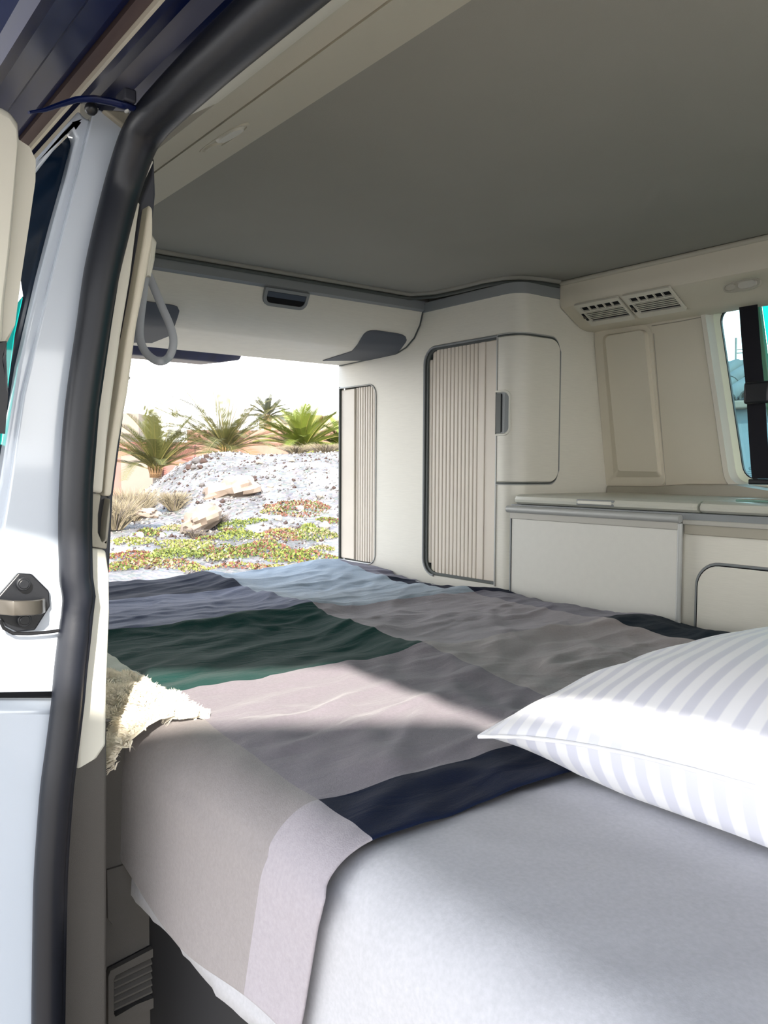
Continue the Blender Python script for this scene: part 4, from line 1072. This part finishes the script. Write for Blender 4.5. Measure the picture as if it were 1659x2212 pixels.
SP = [(375, 12.0, .55, .45, .10, [0, 0, 1, 1], 'near green succulent clump left of the middle'), (480, 12.1, .65, .5, .13, [0, 1, 1, 2], 'broad green succulent clump in the centre foreground'),
      (560, 12.4, .6, .5, .13, [0, 1, 2], 'green and red succulent clump right of centre'), (650, 12.0, .75, .4, .10, [0, 0, 1, 2], 'long succulent strip near the wardrobe edge'),
      (515, 13.4, .5, .4, .12, [0, 0, 0, 1], 'bright yellow green clump below the boulders'), (500, 14.0, .3, .3, .16, [1, 1, 0], 'dark leafy clump right of the rounded boulder'),
      (600, 13.5, .55, .5, .08, [0, 3, 2], 'thin faded succulent clump on right slope'), (680, 13.6, .5, .5, .1, [0, 3, 1], 'sparse green clump on far right slope'),
      (280, 12.2, .5, .3, .07, [2, 2, 0], 'red tinged clump beside the pillar'), (290, 13.0, .45, .3, .07, [0, 3, 0], 'flat yellow green clump beyond the red tinged one'),
      (325, 13.7, .25, .2, .10, [1, 0], 'small green clump under the flat rock'), (560, 11.3, .9, .25, .05, [2, 2, 0, 3], 'rusty low growth along the bed edge'),
      (340, 11.4, .8, .3, .05, [0, 3, 2], 'thin low growth nearest the tailgate'), (640, 15.2, .8, .6, .07, [2, 2, 3, 1], 'reddish scrub across the right of the mound'),
      (400, 12.9, .6, .35, .06, [0, 3, 0], 'pale low growth below the boulder')]
ORD = 'first second third fourth fifth sixth seventh eighth ninth tenth eleventh twelfth thirteenth fourteenth fifteenth sixteenth seventeenth eighteenth nineteenth twentieth twenty-first last'.split()
rankpx = sorted([250 + (k * 173) % 470 for k in range(22)])
for k in range(22):
    w = 11.0 + 4.2 * (k / 22); px = 250 + (k * 173) % 470
    SP.append((px, w, random.uniform(.12, .3), random.uniform(.1, .2), random.uniform(.05, .1), random.choice([[0, 0, 1], [0, 1, 2], [2, 2, 3], [0, 3]]), None))
for px, w, rx, ry, hg, mix, lb in SP:
    if lb is None:
        lb = 'small %s tuft, %s of its kind from the pillar, %s' % ({0: 'green', 2: 'reddish'}.get(mix[0]), ORD[rankpx.index(px)], 'near the tailgate' if w < 12.4 else 'midway to the mound' if w < 13.8 else 'at the foot of the mound')
        clump(px, w, rx, ry, hg, int(5200 * rx * ry), mix, lb); continue
    if lb:
        clump(px, w, rx * .8, ry * .8, hg, int(5200 * rx * ry * .42), mix, lb)
# dry twiggy bushes
tw = [mat('dry straw twigs', rgb(124, 114, 94), .9, .1), mat('grey twigs', rgb(92, 84, 80), .9, .1)]
def bush(px, w, r, h, n, lb, mi=0, lean=0):
    mb = MB(); g0 = gpt(px, w)
    for k in range(n):
        a_ = random.uniform(0, 2*PI); p = g0 + Vector((math.cos(a_), math.sin(a_), 0)) * r * .3 * random.random()
        d = (Vector((math.cos(a_), math.sin(a_), 0)) * random.uniform(.2, 1.0) * r + Vector((0, 0, h * random.uniform(.5, 1.1)))) + R0 * lean
        s = d.cross(F0).normalized() * .006; m_ = p + d * .55 + Vector((random.uniform(-.04, .04), random.uniform(-.04, .04), .04)); e_ = p + d + Vector((random.uniform(-.08, .08), random.uniform(-.08, .08), 0))
        mb.add([p - s, p + s, m_ + s * .7, m_ - s * .7, e_], [(0, 1, 2, 3), (3, 2, 4)], mi if random.random() < .8 else 1 - mi)
        f_ = p + d * random.uniform(.6, .9) + Vector((random.uniform(-.12, .12), random.uniform(-.12, .12), random.uniform(0, .12))); mb.add([m_ - s * .5, m_ + s * .5, f_], [(0, 1, 2)], mi)
    o = mb.build('dry_bush', tw, base=tuple(g0), recalc=False); tagit(o, lb, 'bush', 'dry twiggy bushes')
bush(285, 15.3, .55, .62, 900, 'tall pale dry bush at the left foot of the mound', 0)
bush(245, 14.0, .5, .55, 700, 'dry bush half hidden by the pillar trim', 0)
bush(375, 15.6, .34, .36, 500, 'round straw coloured bush on the shaded slope', 0)
bush(465, 14.2, .30, .26, 260, 'grey twigs growing between the two boulders', 1)
bush(420, 13.4, .22, .14, 160, 'thin twigs in front of the rounded boulder', 1)
bush(640, 20.2, .5, .2, 400, 'dry grass tuft on the mound crest at right', 0)
bush(700, 20.0, .5, .22, 400, 'dry grass tuft on crest by the wardrobe edge', 0)

# palms: trunk, fronds (each a part)
def frond_mesh(L, droop, mats, nleaf=56, w=.38):
    mb = MB(); pts = []
    for k in range(15):
        t = k / 14; a = 0
        pts.append(Vector((L * t * (1 - .10 * droop * t), 0, L * (.08 * t) - L * droop * .55 * t ** 2.2)))
    mb.tube(pts, [max(.004, .018 * (1 - k / 15)) for k in range(15)], 4)
    mb.m = [1] * len(mb.m)
    for k in range(nleaf):
        t = .14 + .86 * k / nleaf; i = min(13, int(t * 14)); f = t * 14 - i
        p = pts[i].lerp(pts[i+1], f); tan = (pts[i+1] - pts[i]).normalized()
        ll = w * (math.sin(PI * min(1, t * .86 + .10)) ** .6) * random.uniform(.85, 1.1) + .05
        for sd in (-1, 1):
            d = (tan * .95 + Vector((0, sd * .75, .28))).normalized(); s = tan * .012
            e_ = p + d * ll + Vector((0, 0, -.05 * ll)); md_ = p + d * ll * .5 + Vector((0, 0, .01))
            mb.add([p - s * .6, p + s, md_ + s, md_ - s * .8, e_], [(0, 1, 2, 3), (3, 2, 4)], 0)
    return mb
fm = [mat('palm leaflet olive', rgb(84, 84, 44), .6, .3), mat('palm rib', rgb(118, 108, 62), .6, .3)]
fmy = [mat('palm leaflet yellow green', rgb(96, 106, 38), .6, .3), mat('palm rib yellow', rgb(124, 118, 58), .6, .3)]
protos = {}
def palm(base, L, n, lb, mats, trunk_h=.25, spread=(5, 78), seed=1, key='a'):
    random.seed(seed)
    t = thing('palm_tree', lb, 'palm', base, 'young date palms beyond the mound')
    mb = MB()
    for k in range(7): mb.tube([base + Vector((0, 0, trunk_h * k / 7)), base + Vector((0, 0, trunk_h * (k + 1) / 7))], [.16 + .02 * (k % 2), .14], 9)
    for k in range(14):
        a = 2 * PI * k / 14; mb.tube([base + Vector((math.cos(a) * .12, math.sin(a) * .12, trunk_h * .5)), base + Vector((math.cos(a) * .2, math.sin(a) * .2, trunk_h + .18))], [.03, .012], 4)
    mb.build('trunk', mat('palm trunk', rgb(150, 118, 84), .9), t, smooth=30)
    for k in range(n):
        kk = k % 4; ky = (key, kk, L)
        if ky not in protos:
            fmesh = frond_mesh(L * random.uniform(.92, 1.05), .25 + .28 * kk, mats)
            o = fmesh.build('frond', mats, t, recalc=False); 
            protos[ky] = o.data
            # rebuild mesh coordinates relative to its own root
            org = origin_of(t)
            for v in o.data.vertices: v.co = v.co + org - Vector((0, 0, CZ))
        else:
            o = bpy.data.objects.new('frond', protos[ky]); COL.objects.link(o); o.parent = t
        el = math.radians(spread[1] - (spread[1] - spread[0]) * (k / n) ** .8 + random.uniform(-5, 5))
        az = k * 2.39996 + random.uniform(-.2, .2)
        o.location = (0, 0, trunk_h + .05)
        o.rotation_euler = (random.uniform(-.3, .3), -el, az)
        s_ = random.uniform(.78, 1.0)
        o.scale = (s_ * random.uniform(.92, 1.06),) * 3
    return t
def pb(px, py, w):
    return P(px, py, t=w)
palm(pb(336, 1032, 22), 2.15, 44, 'pale olive palm at left in front of the pink wall', fm, .12, (18, 86), 21, 'a')
palm(pb(487, 988, 24), 2.95, 56, 'tallest feathery palm in the middle of the row', fm, .10, (14, 72), 22, 'b')
palm(pb(655, 985, 24), 1.75, 46, 'bright yellow green palm at right near the wardrobe', fmy, .10, (14, 80), 25, 'c')
palm(pb(745, 990, 25), 1.3, 22, 'yellow green palm half hidden behind the wardrobe edge', fmy, .1, (14, 80), 26, 'd')
palm(Vector((pb(578, 900, 42).x, pb(578, 900, 42).y, GZ)), 1.5, 26, 'small distant dark palm rising behind the wall', [mat('distant palm leaflet', rgb(72, 76, 60), .7), fm[1]], 4.0, (-10, 75), 29, 'e')

# walls and house beyond
def wallbox(px0, px1, py0, py1, w, th, m, name, lb, cat='wall'):
    a_, b_ = P(px0, py1, t=w), P(px1, py1, t=w); top = P((px0+px1)/2, py0, t=w).z
    a_.z = b_.z = GZ - .1
    dd = F0 * th
    mb = MB().hexa([a_, b_, b_ + dd, a_ + dd], [Vector((p.x, p.y, top)) for p in (a_, b_, b_ + dd, a_ + dd)])
    return tagit(mb.build(name, m), lb, cat)
pk = mat('salmon render', rgb(142, 96, 88), .9, .2, var=.06, vscale=2)
wh = mat('white render', rgb(120, 110, 100), .9, .2, var=.03, vscale=2)
wallbox(150, 420, 955, 1060, 31, .3, pk, 'garden_wall', 'salmon pink garden wall behind the left palm')
wallbox(405, 800, 930, 1060, 34, .3, mat('terracotta render', rgb(140, 104, 90), .9, .2, var=.1, vscale=2), 'garden_wall', 'terracotta garden wall behind the middle and right palms')
wallbox(560, 800, 898, 940, 48, 4, mat('yellow cream render', rgb(150, 138, 110), .9, .2), 'house', 'low cream house beyond the right palm', 'building')
wallbox(200, 300, 893, 960, 46, 4, wh, 'house', 'white house behind the pink wall at left', 'building')
q0 = P(662, 908, t=47); hs_ = thing('roof_turret', 'small dark red roof above the cream house', 'roof', (q0.x, q0.y, GZ))
a_, b_ = P(660, 912, t=47), P(697, 912, t=47); dd = F0 * 3
tp = [P(663, 897, t=47), P(695, 897, t=47)]
MB().hexa([a_, b_, b_ + dd, a_ + dd], [tp[0], tp[1], tp[1] + dd, tp[0] + dd]).build('roof', mat('dark red tiles', rgb(100, 34, 38), .8), hs_)
for p_, q_x in ((664, 0), (693, 0)):
    c = P(p_, 905, t=47.2); MB().box((c.x - .1, c.y - .1, GZ), (c.x + .1, c.y + .1, c.z)).build('post', wh, hs_)
wallbox(262, 330, 985, 1060, 29, 1.2, wh, 'garden_pier', 'white rendered pier before the pink wall')

# house seen through the far side window
hb = thing('tiled_house', 'grey white house with clay tile eaves seen through the side window', 'building', tuple(Vector((P(1600, 1000, t=8).x, P(1600, 1000, t=8).y, GZ))))
def HW(px, py, w): return P(px, py, t=w)
w_ = 8.0; zt_ = HW(1590, 872, w_).z
pL, pR = HW(1380, 900, w_), HW(1900, 900, w_)
ux = Vector((1, 0, 0)); 
yH = HW(1590, 900, w_).y; xH0, xH1 = HW(1590, 900, w_).x - 3.2, HW(1590, 900, w_).x + 6
gw = mat('blue grey render', rgb(112, 124, 130), .85, .2, var=.04, vscale=1)
MB().box((xH0, yH, GZ - .1), (xH1, yH + 3, zt_)).build('wall', gw, hb)
MB().box((xH0 - .05, yH - .12, zt_ - .06), (xH1, yH + .1, zt_ + .02)).build('eave', wh, hb, bevel=.02)
tm = [mat('weathered roof tile', rgb(84, 90, 90), .85, .2, bump=.5, bscale=12, var=.12, vscale=3), mat('pale roof tile', rgb(98, 102, 98), .85, .2, bump=.5, bscale=12, var=.12, vscale=3)]
sl_ = math.radians(24); rowL = .62
def tile_mesh(L):
    mb = MB(); lo = []
    for (yy, zz, rr_) in ((0, 0, .105), (L, 0, .09)):
        ring_ = [(math.cos(PI * k / 8) * rr_, yy, math.sin(PI * k / 8) * rr_ * .9) for k in range(9)] + [(math.cos(PI * k / 8) * (rr_ - .015), yy, math.sin(PI * k / 8) * (rr_ - .015) * .9) for k in range(8, -1, -1)]
        lo.append(ring_)
    mb.loft(lo, True, True, True); return mb
tmd = None
for r_ in range(2):
    for k in range(36):
        x = xH0 + .1 + k * .235; 
        if tmd is None:
            o = tile_mesh(rowL).build('tile', tm[0], hb, smooth=40); org = origin_of(hb)
            for v in o.data.vertices: v.co = v.co + org - Vector((0, 0, CZ))
            tmd = o.data
        else: o = bpy.data.objects.new('tile', tmd); COL.objects.link(o); o.parent = hb
        wv = Vector((x, yH - .1 + r_ * .5 * math.cos(sl_), zt_ + .03 + r_ * .5 * math.sin(sl_))) + Vector((0, 0, CZ)) - origin_of(hb)
        o.location = wv; o.rotation_euler = (sl_, 0, random.uniform(-.02, .02))
MB().hexa([(xH0, yH - .05, zt_), (xH1, yH - .05, zt_), (xH1, yH + 1.2, zt_), (xH0, yH + 1.2, zt_)], [(xH0, yH - .05, zt_ + .03), (xH1, yH - .05, zt_ + .03), (xH1, yH + 1.2, zt_ + .03 + 1.25 * math.tan(sl_)), (xH0, yH + 1.2, zt_ + .03 + 1.25 * math.tan(sl_))]).build('roof_deck', tm[0], hb)
# second, farther house with a scalloped coping and leaning mast
w2 = 15.0; c = HW(1590, 812, w2)
hc = thing('distant_house', 'pale block with a tile coping behind the tiled house', 'building', (c.x, c.y, GZ))
MB().box((c.x - 5, c.y, GZ), (c.x + 8, c.y + 3, c.z)).build('wall', wh, hc)
for k in range(28):
    x = c.x - 5 + k * .3; MB().tube([(x, c.y - .08, c.z + .02), (x, c.y + .5, c.z + .08)], .12, 8).build('coping_tile', tm[1], hc, smooth=40)
MB().box((c.x - 5, c.y - .0, c.z + .12), (c.x + 8, c.y + 2, c.z + .2)).build('parapet', wh, hc)
an = thing('antenna', 'thin leaning aerial mast on the distant roof', 'antenna', (c.x, c.y + .5, c.z + .2))
b0 = HW(1589, 800, w2); b0.z = c.z + .19
MB().tube([b0, HW(1590, 730, w2)], .018, 6).build('mast', M['groove'], an)
MB().tube([HW(1588, 763, w2), HW(1606, 762, w2)], .012, 5).build('element', M['groove'], an)
MB().tube([HW(1589, 756, w2), HW(1604, 755, w2)], .008, 5).build('element', M['groove'], an)
